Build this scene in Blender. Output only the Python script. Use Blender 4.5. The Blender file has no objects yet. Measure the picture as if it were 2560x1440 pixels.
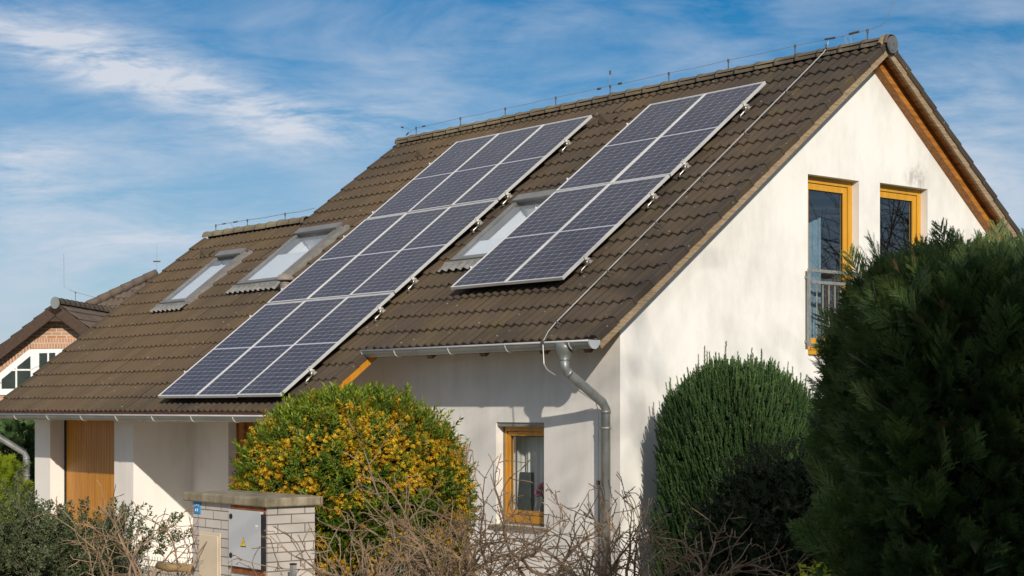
import bpy, math, random
import numpy as np
from mathutils import Vector, Matrix
random.seed(7); rng=np.random.default_rng(11)
sc=bpy.context.scene; COL=sc.collection
R=math.radians
# ---------------------------------------------------------------- frame of the place
PITCH=R(37.709); CP,SP=math.cos(PITCH),math.sin(PITCH)
YAW=R(50.121); CAM=np.array([12.592,-16.458,2.30]); F=4179.7; PY=1021.5; G=6.928
fw=np.array([-math.sin(YAW),math.cos(YAW),0]); rt=np.array([math.cos(YAW),math.sin(YAW),0]); up=np.array([0,0,1.])
def at(px,py,d): return CAM+d*(fw+rt*(px-1280)/F+up*(PY-py)/F)
def S(x,s,n): return np.array([x,-s*CP-n*SP,-s*SP+n*CP+G])      # point of the street side roof slope
def SB(x,s,n): return np.array([x,s*CP+n*SP,-s*SP+n*CP+G])      # point of the garden side slope
V=lambda *a: np.array(a,float)
def nrm(a): a=np.asarray(a,float); return a/np.linalg.norm(a)
# ---------------------------------------------------------------- mesh builder
class MB:
    def __init__(s): s.v=[]; s.f=[]; s.m=[]; s.sm=[]; s.cur=0; s.smooth=False
    def add(s,vs,fs):
        o=len(s.v); s.v+= [tuple(map(float,p)) for p in vs]
        for f in fs: s.f.append([i+o for i in f]); s.m.append(s.cur); s.sm.append(s.smooth)
        return s
    def quad(s,a,b,c,d): return s.add([a,b,c,d],[(0,1,2,3)])
    def poly(s,ps): return s.add(ps,[tuple(range(len(ps)))])
    def obox(s,o,a,b,c):
        o,a,b,c=[np.asarray(q,float) for q in (o,a,b,c)]
        if np.dot(np.cross(a,b),c)<0: a,b=b,a
        vs=[o,o+a,o+a+b,o+b,o+c,o+a+c,o+a+b+c,o+b+c]
        return s.add(vs,[(3,2,1,0),(4,5,6,7),(0,1,5,4),(1,2,6,5),(2,3,7,6),(3,0,4,7)])
    def box(s,x0,x1,y0,y1,z0,z1): return s.obox((x0,y0,z0),(x1-x0,0,0),(0,y1-y0,0),(0,0,z1-z0))
    def prism(s,ps,vec):
        ps=[np.asarray(p,float) for p in ps]; vec=np.asarray(vec,float); n=len(ps)
        nn=sum(np.cross(ps[i],ps[(i+1)%n]) for i in range(n))
        if np.dot(nn,vec)>0: ps=ps[::-1]
        vs=ps+[p+vec for p in ps]
        return s.add(vs,[tuple(range(n)),tuple(range(2*n-1,n-1,-1))]+[(i,i+n,(i+1)%n+n,(i+1)%n) for i in range(n)])
    def tube(s,pts,r,seg=8,cap=True):
        pts=[np.asarray(p,float) for p in pts]; n=len(pts)
        rs=r if hasattr(r,'__len__') else [r]*n
        t=[nrm(pts[min(i+1,n-1)]-pts[max(i-1,0)]) for i in range(n)]
        u=np.cross(t[0],(0,0,1.));
        if np.linalg.norm(u)<.05: u=np.cross(t[0],(1.,0,0))
        u=nrm(u); vs=[]
        for i in range(n):
            u=u-np.dot(u,t[i])*t[i]; u=nrm(u); w=np.cross(t[i],u)
            for k in range(seg):
                a=2*math.pi*k/seg; vs.append(pts[i]+rs[i]*(math.cos(a)*u+math.sin(a)*w))
        fs=[]
        for i in range(n-1):
            for k in range(seg):
                a=i*seg+k; b=i*seg+(k+1)%seg; fs.append((a,b,b+seg,a+seg))
        if cap: fs.append(tuple(range(seg-1,-1,-1))); fs.append(tuple(range((n-1)*seg,n*seg)))
        return s.add(vs,fs)
    def build(s,name,mats,parent=None,smooth=None,root=None,auto=False):
        if not isinstance(mats,(list,tuple)): mats=[mats]
        off=ORG.get(parent.name if parent else None,np.zeros(3)) if parent else np.zeros(3)
        if root is not None: off=np.asarray(root,float)
        me=bpy.data.meshes.new(name)
        me.from_pydata((np.array(s.v)-off).tolist(),[],s.f)
        for m in mats: me.materials.append(m)
        me.polygons.foreach_set('material_index',s.m)
        me.polygons.foreach_set('use_smooth',[bool(smooth) if smooth is not None else b for b in s.sm])
        me.update()
        return link(name,me,parent,off if root is not None else None,off)
ORG={}
def link(name,me,parent=None,loc=None,off=None):
    o=bpy.data.objects.new(name,me); COL.objects.link(o)
    if parent: o.parent=parent
    if loc is not None and parent is None: o.location=tuple(loc)
    ORG[o.name]=np.zeros(3) if off is None else np.asarray(off,float)
    return o
def thing(name,label,cat,loc=(0,0,0),group=None):
    o=bpy.data.objects.new(name,None); COL.objects.link(o); o.location=tuple(map(float,loc)); o.empty_display_size=.1
    ORG[o.name]=np.asarray(loc,float); return tag(o,label,cat,group)
def tag(o,label,cat,group=None,kind=None):
    if label: o['label']=label
    if cat: o['category']=cat
    if group: o['group']=group
    if kind: o['kind']=kind
    return o
def dup(root,loc,label,group=None):
    r=root.copy(); COL.objects.link(r); r.location=tuple(map(float,loc)); r['label']=label
    if group: r['group']=group
    for ch in list(root.children):
        c=ch.copy(); COL.objects.link(c); c.parent=r
        for g in list(ch.children):
            d=g.copy(); COL.objects.link(d); d.parent=c
    return r
# ---------------------------------------------------------------- materials
def nodes(name):
    m=bpy.data.materials.new(name); m.use_nodes=True; nt=m.node_tree; nt.nodes.clear()
    out=nt.nodes.new('ShaderNodeOutputMaterial'); b=nt.nodes.new('ShaderNodeBsdfPrincipled')
    nt.links.new(b.outputs[0],out.inputs[0]); return m,nt,b,out
def N(nt,t,**k):
    n=nt.nodes.new('ShaderNode'+t)
    for a,v in k.items():
        if a in n.inputs: n.inputs[a].default_value=v
        else: setattr(n,a,v)
    return n
def ramp(nt,fac,stops):
    n=nt.nodes.new('ShaderNodeValToRGB'); e=n.color_ramp.elements
    while len(e)<len(stops): e.new(.5)
    for q,(p,c) in zip(e,stops): q.position=p; q.color=(*c,1) if len(c)==3 else c
    nt.links.new(fac,n.inputs[0]); return n
def mixc(nt,fac,a,b,mode='MIX'):
    n=nt.nodes.new('ShaderNodeMix'); n.data_type='RGBA'; n.blend_type=mode
    for s,i in ((fac,0),(a,6),(b,7)):
        if isinstance(s,(int,float)): n.inputs[i].default_value=s
        elif isinstance(s,tuple): n.inputs[i].default_value=(*s,1) if len(s)==3 else s
        else: nt.links.new(s,n.inputs[i])
    return n.outputs[2]
def coords(nt,scale=(1,1,1),kind='Object'):
    tc=N(nt,'TexCoord'); mp=N(nt,'Mapping'); mp.inputs['Scale'].default_value=scale
    nt.links.new(tc.outputs[kind],mp.inputs[0]); return mp.outputs[0]
def noise(nt,vec,scale,detail=4,rough=.55):
    n=N(nt,'TexNoise'); n.inputs['Scale'].default_value=scale; n.inputs['Detail'].default_value=detail; n.inputs['Roughness'].default_value=rough
    nt.links.new(vec,n.inputs['Vector']); return n.outputs['Fac']
def bump(nt,b,h,strength=.3,dist=.01):
    n=N(nt,'Bump'); n.inputs['Strength'].default_value=strength; n.inputs['Distance'].default_value=dist
    nt.links.new(h,n.inputs['Height']); nt.links.new(n.outputs[0],b.inputs['Normal'])
def pm(name,c1,c2,scale=8,stretch=(1,1,1),rough=.7,metal=0,bmp=0,bscale=None,spec=.4,lo=.35,hi=.65,bdist=.004):
    m,nt,b,_=nodes(name); v=coords(nt,stretch); f=noise(nt,v,scale)
    r=ramp(nt,f,[(lo,c1),(hi,c2)]); nt.links.new(r.outputs[0],b.inputs['Base Color'])
    b.inputs['Roughness'].default_value=rough; b.inputs['Metallic'].default_value=metal; b.inputs['Specular IOR Level'].default_value=spec
    if bmp: bump(nt,b,noise(nt,v,bscale or scale*6,5),bmp,bdist)
    return m
def m_plaster(name,c,dirt,amount):
    m,nt,b,_=nodes(name); v=coords(nt); vs=coords(nt,(1.6,1.6,.35))
    big=noise(nt,v,.9,5,.6); st=noise(nt,vs,3.2,6,.62)
    f=N(nt,'Math',operation='MULTIPLY'); nt.links.new(big,f.inputs[0]); nt.links.new(st,f.inputs[1])
    mr=N(nt,'MapRange'); mr.inputs['From Min'].default_value=.22; mr.inputs['From Max'].default_value=.42; mr.inputs['To Max'].default_value=amount
    nt.links.new(f.outputs[0],mr.inputs[0])
    col=mixc(nt,mr.outputs[0],c,dirt); nt.links.new(col,b.inputs['Base Color'])
    b.inputs['Roughness'].default_value=.92; b.inputs['Specular IOR Level'].default_value=.15
    bump(nt,b,noise(nt,v,140,3,.7),.35,.004); return m
def m_gable():
    # white render, grey stains mottled over all of it, algae streaks and one dark smudge above the small window
    m,nt,b,_=nodes('gable_plaster'); v=coords(nt); vs=coords(nt,(1,1.3,.55))
    st=noise(nt,vs,2.2,7,.70); big=noise(nt,v,.55,4,.6)
    f=N(nt,'Math',operation='MULTIPLY'); nt.links.new(big,f.inputs[0]); nt.links.new(st,f.inputs[1])
    mr=N(nt,'MapRange'); mr.inputs['From Min'].default_value=.19; mr.inputs['From Max'].default_value=.40; mr.inputs['To Max'].default_value=.60
    nt.links.new(f.outputs[0],mr.inputs[0])
    c=mixc(nt,mr.outputs[0],(.80,.785,.745),(.53,.51,.47))
    tc=N(nt,'TexCoord')
    d=N(nt,'VectorMath',operation='SUBTRACT'); d.inputs[1].default_value=(-.28,.93,G-1.73)
    nt.links.new(tc.outputs['Object'],d.inputs[0])
    sc_=N(nt,'VectorMath',operation='MULTIPLY'); sc_.inputs[1].default_value=(0,3.2,4.2); nt.links.new(d.outputs[0],sc_.inputs[0])
    ln=N(nt,'VectorMath',operation='LENGTH'); nt.links.new(sc_.outputs[0],ln.inputs[0])
    sm=N(nt,'MapRange'); sm.inputs['From Min'].default_value=1.0; sm.inputs['From Max'].default_value=.1; nt.links.new(ln.outputs[1],sm.inputs[0])
    blot=noise(nt,coords(nt,(1,1,.6)),9,5,.7); br=N(nt,'MapRange'); br.inputs['From Min'].default_value=.42; br.inputs['From Max'].default_value=.7; nt.links.new(blot,br.inputs[0])
    k=N(nt,'Math',operation='MULTIPLY'); nt.links.new(sm.outputs[0],k.inputs[0]); nt.links.new(br.outputs[0],k.inputs[1])
    c=mixc(nt,k.outputs[0],c,(.22,.20,.18))
    nt.links.new(c,b.inputs['Base Color']); b.inputs['Roughness'].default_value=.92; b.inputs['Specular IOR Level'].default_value=.15
    bump(nt,b,noise(nt,v,120,3,.7),.35,.004); return m
def m_tile(name,warm,cold,moss,mossamt=.5):
    m,nt,b,_=nodes(name); v=coords(nt)
    a=N(nt,'Attribute'); a.attribute_name='tid'
    big=noise(nt,v,.33,4,.6)
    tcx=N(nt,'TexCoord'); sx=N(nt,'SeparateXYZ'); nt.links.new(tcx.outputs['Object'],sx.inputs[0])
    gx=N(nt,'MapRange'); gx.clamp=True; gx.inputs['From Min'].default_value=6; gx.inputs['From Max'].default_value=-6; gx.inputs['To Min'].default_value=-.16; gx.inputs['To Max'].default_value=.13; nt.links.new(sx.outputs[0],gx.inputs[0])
    ad=N(nt,'Math',operation='ADD'); nt.links.new(big,ad.inputs[0]); nt.links.new(gx.outputs[0],ad.inputs[1])   # warmer tile tone towards the left end, colder towards the right
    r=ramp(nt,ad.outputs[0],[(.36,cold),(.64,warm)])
    mid=noise(nt,v,1.6,6,.65); mr=N(nt,'MapRange'); mr.inputs['From Min'].default_value=.5; mr.inputs['From Max'].default_value=.72; mr.inputs['To Max'].default_value=mossamt
    nt.links.new(mid,mr.inputs[0]); c=mixc(nt,mr.outputs[0],r.outputs[0],moss)
    tv=N(nt,'MapRange'); tv.inputs['To Min'].default_value=.91; tv.inputs['To Max'].default_value=1.09; nt.links.new(a.outputs['Fac'],tv.inputs[0])
    hs=N(nt,'HueSaturation'); nt.links.new(tv.outputs[0],hs.inputs['Value']); nt.links.new(c,hs.inputs['Color']); c=hs.outputs[0]
    fine=noise(nt,v,90,4,.75); fr=N(nt,'MapRange'); fr.inputs['From Min'].default_value=.3; fr.inputs['From Max'].default_value=.7; fr.inputs['To Min'].default_value=.72; fr.inputs['To Max'].default_value=1.25
    nt.links.new(fine,fr.inputs[0]); h2=N(nt,'HueSaturation'); nt.links.new(fr.outputs[0],h2.inputs['Value']); nt.links.new(c,h2.inputs['Color']); c=h2.outputs[0]
    # pale lichen dots
    vo=N(nt,'TexVoronoi'); vo.inputs['Scale'].default_value=7; nt.links.new(v,vo.inputs['Vector'])
    lr=N(nt,'MapRange'); lr.inputs['From Min'].default_value=.10; lr.inputs['From Max'].default_value=.05; lr.inputs['To Max'].default_value=.6; nt.links.new(vo.outputs['Distance'],lr.inputs[0])
    c=mixc(nt,lr.outputs[0],c,(.30,.28,.22))
    nt.links.new(c,b.inputs['Base Color']); b.inputs['Roughness'].default_value=.85; b.inputs['Specular IOR Level'].default_value=.25
    bump(nt,b,fine,.5,.004); return m
def m_leaf(name,cols,trans=.25,rough=.5):
    m,nt,b,out=nodes(name); a=N(nt,'Attribute'); a.attribute_name='tint'
    r=ramp(nt,a.outputs['Fac'],[(i/(len(cols)-1),c) for i,c in enumerate(cols)])
    nt.links.new(r.outputs[0],b.inputs['Base Color']); b.inputs['Roughness'].default_value=rough; b.inputs['Specular IOR Level'].default_value=.3
    t=N(nt,'BsdfTranslucent'); nt.links.new(r.outputs[0],t.inputs[0])
    mx=N(nt,'MixShader'); mx.inputs[0].default_value=trans
    nt.links.new(b.outputs[0],mx.inputs[1]); nt.links.new(t.outputs[0],mx.inputs[2]); nt.links.new(mx.outputs[0],out.inputs[0]); return m
def m_glass(name,ior=1.9,tint=(.93,.96,.95),boost=1.0):
    m=bpy.data.materials.new(name); m.use_nodes=True; m.use_transparent_shadow=True; nt=m.node_tree; nt.nodes.clear()
    out=nt.nodes.new('ShaderNodeOutputMaterial'); lw=N(nt,'LayerWeight'); lw.inputs[0].default_value=.5; pw=N(nt,'Math',operation='POWER'); pw.inputs[1].default_value=5; nt.links.new(lw.outputs['Facing'],pw.inputs[0]); fr=N(nt,'MapRange'); f0=((ior-1)/(ior+1))**2*1.7; fr.inputs['To Min'].default_value=f0; nt.links.new(pw.outputs[0],fr.inputs[0])
    tr=N(nt,'BsdfTransparent'); tr.inputs[0].default_value=(*tint,1); gl=N(nt,'BsdfGlossy'); gl.inputs['Roughness'].default_value=.01; gl.inputs[0].default_value=(boost,boost,boost,1)
    mx=N(nt,'MixShader'); nt.links.new(fr.outputs[0],mx.inputs[0]); nt.links.new(tr.outputs[0],mx.inputs[1]); nt.links.new(gl.outputs[0],mx.inputs[2]); nt.links.new(mx.outputs[0],out.inputs[0])
    return m
def m_brick(name,c1,c2,mortar,scale,bw,rh,swap=None,ms=.018):
    m,nt,b,_=nodes(name); tc=N(nt,'TexCoord'); sx=N(nt,'SeparateXYZ'); cb=N(nt,'CombineXYZ')
    nt.links.new(tc.outputs['UV'],cb.inputs[0]) if False else None
    t=N(nt,'TexBrick'); t.inputs['Scale'].default_value=scale; t.inputs['Brick Width'].default_value=bw; t.inputs['Row Height'].default_value=rh; t.inputs['Mortar Size'].default_value=ms
    t.inputs['Color1'].default_value=(*c1,1); t.inputs['Color2'].default_value=(*c2,1); t.inputs['Mortar'].default_value=(*mortar,1)
    nt.links.new(tc.outputs['UV'],t.inputs['Vector'])
    g=noise(nt,tc.outputs['Object'],3,5,.6); mr=N(nt,'MapRange'); mr.inputs['To Min'].default_value=.75; mr.inputs['To Max'].default_value=1.2; nt.links.new(g,mr.inputs[0])
    hs=N(nt,'HueSaturation'); nt.links.new(mr.outputs[0],hs.inputs['Value']); nt.links.new(t.outputs[0],hs.inputs['Color'])
    nt.links.new(hs.outputs[0],b.inputs['Base Color']); b.inputs['Roughness'].default_value=.85
    inv=N(nt,'Math',operation='SUBTRACT'); inv.inputs[0].default_value=1; nt.links.new(t.outputs['Fac'],inv.inputs[1]); bump(nt,b,inv.outputs[0],.6,.008)
    return m
M={}
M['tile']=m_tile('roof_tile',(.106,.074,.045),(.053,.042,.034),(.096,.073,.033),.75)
M['ridge']=m_tile('ridge_tile',(.185,.148,.098),(.115,.092,.070),(.29,.255,.15),.8)
M['ntile']=m_tile('neighbour_tile',(.145,.110,.085),(.11,.085,.07),(.16,.13,.08),.5)
M['plaster']=m_plaster('front_plaster',(.78,.745,.695),(.58,.545,.49),.5)
M['gable']=m_gable()
M['white_wall']=m_plaster('pale_plaster',(.74,.74,.74),(.6,.6,.6),.4)
M['barge']=pm('weathered_board',(.21,.14,.075),(.36,.27,.17),4,(1,1.4,14),rough=.8,bmp=.3,bscale=30)
M['wood']=pm('stained_soffit',(.20,.062,.012),(.36,.125,.025),3,(.7,9,9),rough=.55,bmp=.15,bscale=20)
M['beam']=pm('stained_beam',(.27,.095,.016),(.46,.19,.035),3,(9,1,9),rough=.55)
M['dark_wood']=pm('rafter_wood',(.085,.030,.012),(.14,.05,.02),4,(1,8,8),rough=.6)
M['panel_wood']=pm('varnished_board',(.40,.155,.012),(.52,.225,.022),2.5,(9,9,.5),rough=.42,bmp=.1,bscale=10)
M['frame']=pm('yellow_stained_frame',(.54,.262,.018),(.62,.315,.030),2,(6,6,1),rough=.4)
M['frame2']=pm('ochre_stained_frame',(.50,.215,.018),(.60,.28,.028),2,(6,6,1),rough=.4)
M['zinc']=pm('zinc_sheet',(.20,.21,.20),(.27,.285,.27),2.2,(1,1,1),rough=.45,metal=.5,spec=.5)
M['zinc_pipe']=pm('zinc_pipe',(.20,.21,.205),(.32,.33,.32),5,(1,1,.6),rough=.48,metal=.55,spec=.5)
M['zinc_edge']=pm('zinc_edge',(.55,.57,.58),(.66,.68,.69),3,rough=.4,metal=.5)
M['alu']=pm('aluminium',(.72,.71,.68),(.80,.79,.76),4,rough=.42,metal=.45)
M['alu_side']=M['alu']
M['steel']=pm('stainless_steel',(.62,.59,.53),(.72,.69,.62),20,rough=.35,metal=.7)
M['wire']=pm('conductor_wire',(.30,.29,.27),(.38,.37,.35),10,rough=.5,metal=.5)
M['bright_wire']=pm('aluminium_conductor',(.60,.60,.58),(.70,.70,.68),10,rough=.4,metal=.5)
M['holder']=pm('dark_clamp',(.06,.05,.045),(.11,.09,.08),30,rough=.7)
M['cap_disc']=pm('grey_plastic_disc',(.10,.105,.11),(.13,.135,.14),20,rough=.5)
M['velux']=pm('grey_window_cladding',(.185,.180,.174),(.235,.228,.22),5,rough=.4,metal=.35)
M['lead']=pm('grey_flashing',(.21,.20,.185),(.30,.29,.27),5,(1,3,3),rough=.5,metal=.3)
M['white_inner']=pm('white_reveal',(.82,.82,.80),(.86,.86,.84),3,rough=.6)
M['glass']=m_glass('window_glass',1.75)
M['gable_glass']=m_glass('upper_window_glass',1.9,(.8,.85,.88))
M['roof_glass']=m_glass('roof_window_glass',1.9,(.85,.9,.95))
M['cell']=None
M['blue_cloth']=pm('pale_blue_stand_in',(.16,.25,.31),(.21,.31,.37),6,(1,12,.4),rough=.9)
M['gravel']=pm('pale_gravel',(.46,.39,.30),(.58,.50,.39),30,rough=.95,bmp=.5,bscale=90)
M['dark']=pm('dark_gap',(.012,.011,.010),(.02,.018,.016),5,rough=.9)
M['room']=pm('room_wall',(.10,.095,.09),(.14,.13,.12),2,rough=.9)
M['pipe_plastic']=pm('brown_grey_plastic',(.21,.175,.145),(.27,.225,.19),6,rough=.55)
M['concrete']=pm('mossy_concrete',(.13,.105,.06),(.34,.29,.21),9,(1,1,.5),rough=.9,bmp=.5,bscale=60,lo=.3,hi=.72)
M['cabinet']=pm('grey_cabinet',(.46,.47,.48),(.50,.51,.52),3,rough=.45)
M['cream']=pm('cream_door',(.60,.49,.35),(.65,.54,.40),3,rough=.5)
M['rust_wood']=pm('rusty_frame',(.16,.045,.012),(.30,.11,.035),14,(1,1,3),rough=.8)
M['black']=pm('black_rubber',(.012,.012,.014),(.02,.02,.022),10,rough=.6)
M['yellow']=pm('warning_yellow',(.75,.50,.02),(.80,.56,.03),10,rough=.5)
M['blue']=pm('blue_enamel',(.03,.24,.55),(.04,.28,.62),10,rough=.35)
M['white']=pm('white_paint',(.78,.78,.76),(.84,.84,.82),6,rough=.5)
M['twig']=pm('bare_twig',(.15,.098,.058),(.32,.225,.145),5,(1,1,1),rough=.85)
M['twig_dark']=pm('dark_bark',(.07,.05,.035),(.14,.10,.07),6,rough=.9)
M['bark']=pm('grey_bark',(.10,.08,.06),(.2,.165,.125),6,(1,1,.3),rough=.9,bmp=.6,bscale=12)
M['fence']=pm('galvanised_mesh',(.25,.25,.235),(.36,.355,.335),20,rough=.5,metal=.4)
M['post']=pm('grey_post',(.20,.20,.20),(.26,.26,.26),8,rough=.6)
M['log']=pm('weathered_log',(.20,.13,.055),(.36,.25,.12),6,(.6,3,3),rough=.9)
M['curtain']=pm('net_curtain',(.52,.50,.47),(.66,.64,.61),3,(22,22,.4),rough=.9)
M['brown_panel']=pm('brown_door_wood',(.17,.048,.014),(.24,.075,.02),3,(8,8,.5),rough=.5)
M['brick']=m_brick('salmon_brick',(.40,.19,.105),(.50,.27,.155),(.58,.48,.38),1,.25,.083,ms=.012)
M['soldier']=m_brick('salmon_soldier_brick',(.44,.21,.12),(.50,.25,.145),(.58,.48,.38),1,.072,.26,ms=.010)
M['block']=m_brick('pale_block',(.47,.43,.385),(.55,.505,.455),(.16,.135,.11),1,.25,.0735,ms=.0045)
M['dark_barge']=pm('dark_brown_board',(.045,.024,.014),(.075,.042,.026),4,(6,1,6),rough=.6)
M['white_frame']=pm('white_window_frame',(.80,.80,.78),(.84,.84,.82),4,rough=.4)
M['dark_pane']=pm('dark_pane',(.02,.028,.022),(.035,.045,.035),3,rough=.08,spec=.6)
M['grey_fabric']=pm('dark_grey_fabric',(.06,.065,.075),(.09,.095,.105),20,rough=.9)
M['pink']=pm('pink_petals',(.55,.07,.22),(.75,.25,.42),30,rough=.7)
M['vase']=pm('ceramic_vase',(.10,.05,.03),(.15,.08,.05),9,rough=.3)
M['grass']=pm('garden_grass',(.035,.06,.015),(.08,.11,.03),1.5,rough=.95,bmp=.6,bscale=40,bdist=.03)
M['moss']=pm('yellow_moss',(.24,.17,.03),(.34,.25,.05),30,rough=.95)
L={}
L['cypress']=m_leaf('cypress_leaf',[(.028,.050,.018),(.060,.100,.028),(.11,.165,.045),(.20,.25,.08)],.18,.55)
L['cyp_dry']=m_leaf('dry_sprig',[(.16,.09,.04),(.26,.16,.08)],.1,.8)
L['yew']=m_leaf('upright_yew_leaf',[(.028,.062,.026),(.058,.115,.038),(.095,.17,.052),(.16,.24,.085)],.2,.5)
L['forsy']=m_leaf('fresh_green_leaf',[(.045,.080,.007),(.095,.150,.012),(.17,.24,.020),(.27,.33,.035)],.3,.45)
L['petal']=m_leaf('yellow_blossom',[(.34,.17,.008),(.54,.32,.012),(.66,.43,.018),(.76,.56,.06)],.25,.6)
L['olive']=m_leaf('grey_green_leaf',[(.040,.050,.022),(.072,.095,.038),(.115,.14,.062),(.18,.19,.11)],.15,.5)
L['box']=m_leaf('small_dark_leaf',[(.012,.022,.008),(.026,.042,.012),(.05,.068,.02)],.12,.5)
L['lime']=m_leaf('yellow_green_leaf',[(.10,.15,.008),(.19,.25,.012),(.30,.36,.03)],.3,.5)
L['spruce']=m_leaf('dark_conifer_leaf',[(.010,.022,.008),(.03,.055,.012),(.06,.09,.02)],.15,.6)
L['yelgreen']=m_leaf('golden_leaf',[(.22,.26,.01),(.42,.46,.03)],.3,.5)
def m_cell():
    m,nt,b,_=nodes('solar_cell'); v=coords(nt)
    a=N(nt,'Attribute'); a.attribute_name='tid'
    r=ramp(nt,a.outputs['Fac'],[(0,(.011,.014,.034)),(.5,(.014,.017,.043)),(1,(.018,.021,.050))])
    du=noise(nt,coords(nt,(1,.6,.6)),1.7,5,.65); dm=N(nt,'MapRange'); dm.inputs['From Min'].default_value=.45; dm.inputs['From Max'].default_value=.75; dm.inputs['To Max'].default_value=.10; nt.links.new(du,dm.inputs[0])   # thin film of dust
    nt.links.new(mixc(nt,dm.outputs[0],r.outputs[0],(.30,.28,.25)),b.inputs['Base Color']); b.inputs['Roughness'].default_value=.20; b.inputs['IOR'].default_value=1.26
    b.inputs['Coat Weight'].default_value=.12; b.inputs['Coat Roughness'].default_value=.12; return m
def m_back():
    m,nt,b,_=nodes('panel_backsheet'); b.inputs['Base Color'].default_value=(.46,.46,.51,1); b.inputs['Roughness'].default_value=.25; return m
M['cell']=m_cell(); M['back']=m_back()
# ---------------------------------------------------------------- numpy meshes (many small faces)
def build_np(name,verts,quads,mats,parent=None,attr=None,smooth=False,mat_idx=None,root=None):
    off=ORG[parent.name] if parent else (np.asarray(root,float) if root is not None else np.zeros(3))
    verts=np.asarray(verts,float)-off; quads=np.asarray(quads,np.int32)
    me=bpy.data.meshes.new(name); me.vertices.add(len(verts)); me.vertices.foreach_set('co',verts.ravel().astype(np.float32))
    nq,k=quads.shape
    me.loops.add(nq*k); me.loops.foreach_set('vertex_index',quads.ravel())
    me.polygons.add(nq); me.polygons.foreach_set('loop_start',np.arange(0,nq*k,k,dtype=np.int32))
    sm_=np.full(nq,bool(smooth))
    if smooth and nq in FLAT: sm_[FLAT[nq]]=False
    me.polygons.foreach_set('use_smooth',sm_)
    if not isinstance(mats,(list,tuple)): mats=[mats]
    for m in mats: me.materials.append(m)
    if mat_idx is not None: me.polygons.foreach_set('material_index',np.asarray(mat_idx,np.int32))
    for an,vals in (attr or {}).items():
        a=me.attributes.new(an,'FLOAT','POINT'); a.data.foreach_set('value',np.asarray(vals,np.float32))
    me.update(calc_edges=True); me.validate()
    return link(name,me,parent,off if parent is None else None,off)
FLAT={}
CREST=-.115; WAVE=.146; TW=.292
def tile_rows(rows,P,holes=(),sub=8,flange=None,wave=WAVE,depth=.036,crest=CREST,jit=1.0):
    """corrugated interlocking tiles, each its own little sheet; rows = (s_bottom, s_top, x0, x1)"""
    VV=[];QQ=[];TT=[];o=0; flat=[]
    for (sb,st,x0,x1) in rows:
        i=math.floor(x0/TW)
        while i*TW<x1-1e-6:
            a=max(i*TW,x0); b=min((i+1)*TW,x1)
            if b-a>.01:
                n=max(2,int(round((b-a)/wave*sub))+1); xs=np.linspace(a,b,n)
                h=-depth*(.5-.5*np.cos(2*math.pi*xs/wave))**1.15
                ds=rng.normal(0,.0028)*jit; dn=rng.normal(0,.0014)*jit; sk=rng.normal(0,.0018)*jit
                t=rng.random(); ss=sb+ds
                prof=[(ss-.004,-.030),(ss,-.012),(ss-.008,-.002),(ss-.02,0),((ss+st)/2,-.016),(st-.07,-.034)]
                for (s_,nn) in prof:
                    for k,x in enumerate(xs):
                        VV.append(P(x,s_+sk*(x-a)/TW,crest+h[k]+nn+dn)); TT.append(t)
                for r in range(len(prof)-1):
                    for k in range(n-1):
                        xc=(xs[k]+xs[k+1])/2; s0,s1=prof[r][0],prof[r+1][0]
                        if any(h_[0]<xc<h_[1] and h_[2]<(s0+s1)/2<h_[3] for h_ in holes): continue
                        q=[o+r*n+k,o+r*n+k+1,o+(r+1)*n+k+1,o+(r+1)*n+k]
                        QQ.append(q)
                o+=n*len(prof)
            i+=1
        for (fx,side) in (flange or {}).get((round(sb,3)),[]):
            t=rng.random(); z=rng.normal(0,.003)
            x_in=fx-side*.085; pts=[]
            for s_,nn in ((sb+.004,0),(st-.03,-.018)):
                pts+= [P(x_in,s_,crest+nn+.006+z),P(fx-side*.010,s_,crest+nn+.006+z),P(fx+side*(.003 if nn==0 else -.004),s_,crest+nn-.006+z),P(fx+side*(.003 if nn==0 else -.004),s_,crest+nn-.078+z),P(fx-side*.025,s_,crest+nn-.078+z),P(x_in,s_,crest+nn-.04+z)]
            VV+=pts; TT+=[t]*12
            f0=len(QQ)
            for k in range(6): QQ.append([o+k,o+(k+1)%6,o+6+(k+1)%6,o+6+k])
            QQ.append([o,o+1,o+4,o+5]); QQ.append([o+1,o+2,o+3,o+4]); QQ.append([o+5,o+4,o+10,o+11]); QQ.append([o+4,o+3,o+9,o+10])
            flat+=range(f0,len(QQ)); o+=12
    FLAT[len(QQ)]=flat
    return np.array(VV),np.array(QQ),np.array(TT)
# ---------------------------------------------------------------- HOUSE
house=thing('house','white rendered house with brown tiled saddle roof carrying the solar panels','house',(-6,0,0))
XR=.012; XL=-13.12; XM=-10.0; XP=-3.98      # verges: right, far left, upper left, lower right
SR,SLo,SW=6.19,7.436,2.45                    # eaves right, eaves left, ridge of the lower wing
rows=[];fl={}
sk=[6.19-.327*k for k in range(0,19)]        # course lines up the slope
low=[6.19+.3115*k for k in range(4,0,-1)]
sky=[(-11.41,-10.60,3.36,4.74),(-9.50,-8.34,2.97,4.40),(-4.22,-3.08,2.96,4.40)]
holes=[(a+.03,b-.03,c+.03,d-.03) for a,b,c,d in sky]
def addrow(sb,st,x0,x1,fr,flft):
    rows.append((sb,st,x0+(.06 if flft else 0),x1-(.06 if fr else 0))); f=[]
    if fr: f.append((x1,1))
    if flft: f.append((x0,-1))
    fl[round(sb,3)]=f
for sb in low: addrow(sb,sb-.3115,XL,XP,True,True)
for sb in sk:
    if sb<.2: continue
    st=max(sb-.327,.15)
    addrow(sb,st,XL if sb-.15>SW else XM,XR,True,True)
v,q,t=tile_rows(rows,S,holes,flange=fl)
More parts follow.
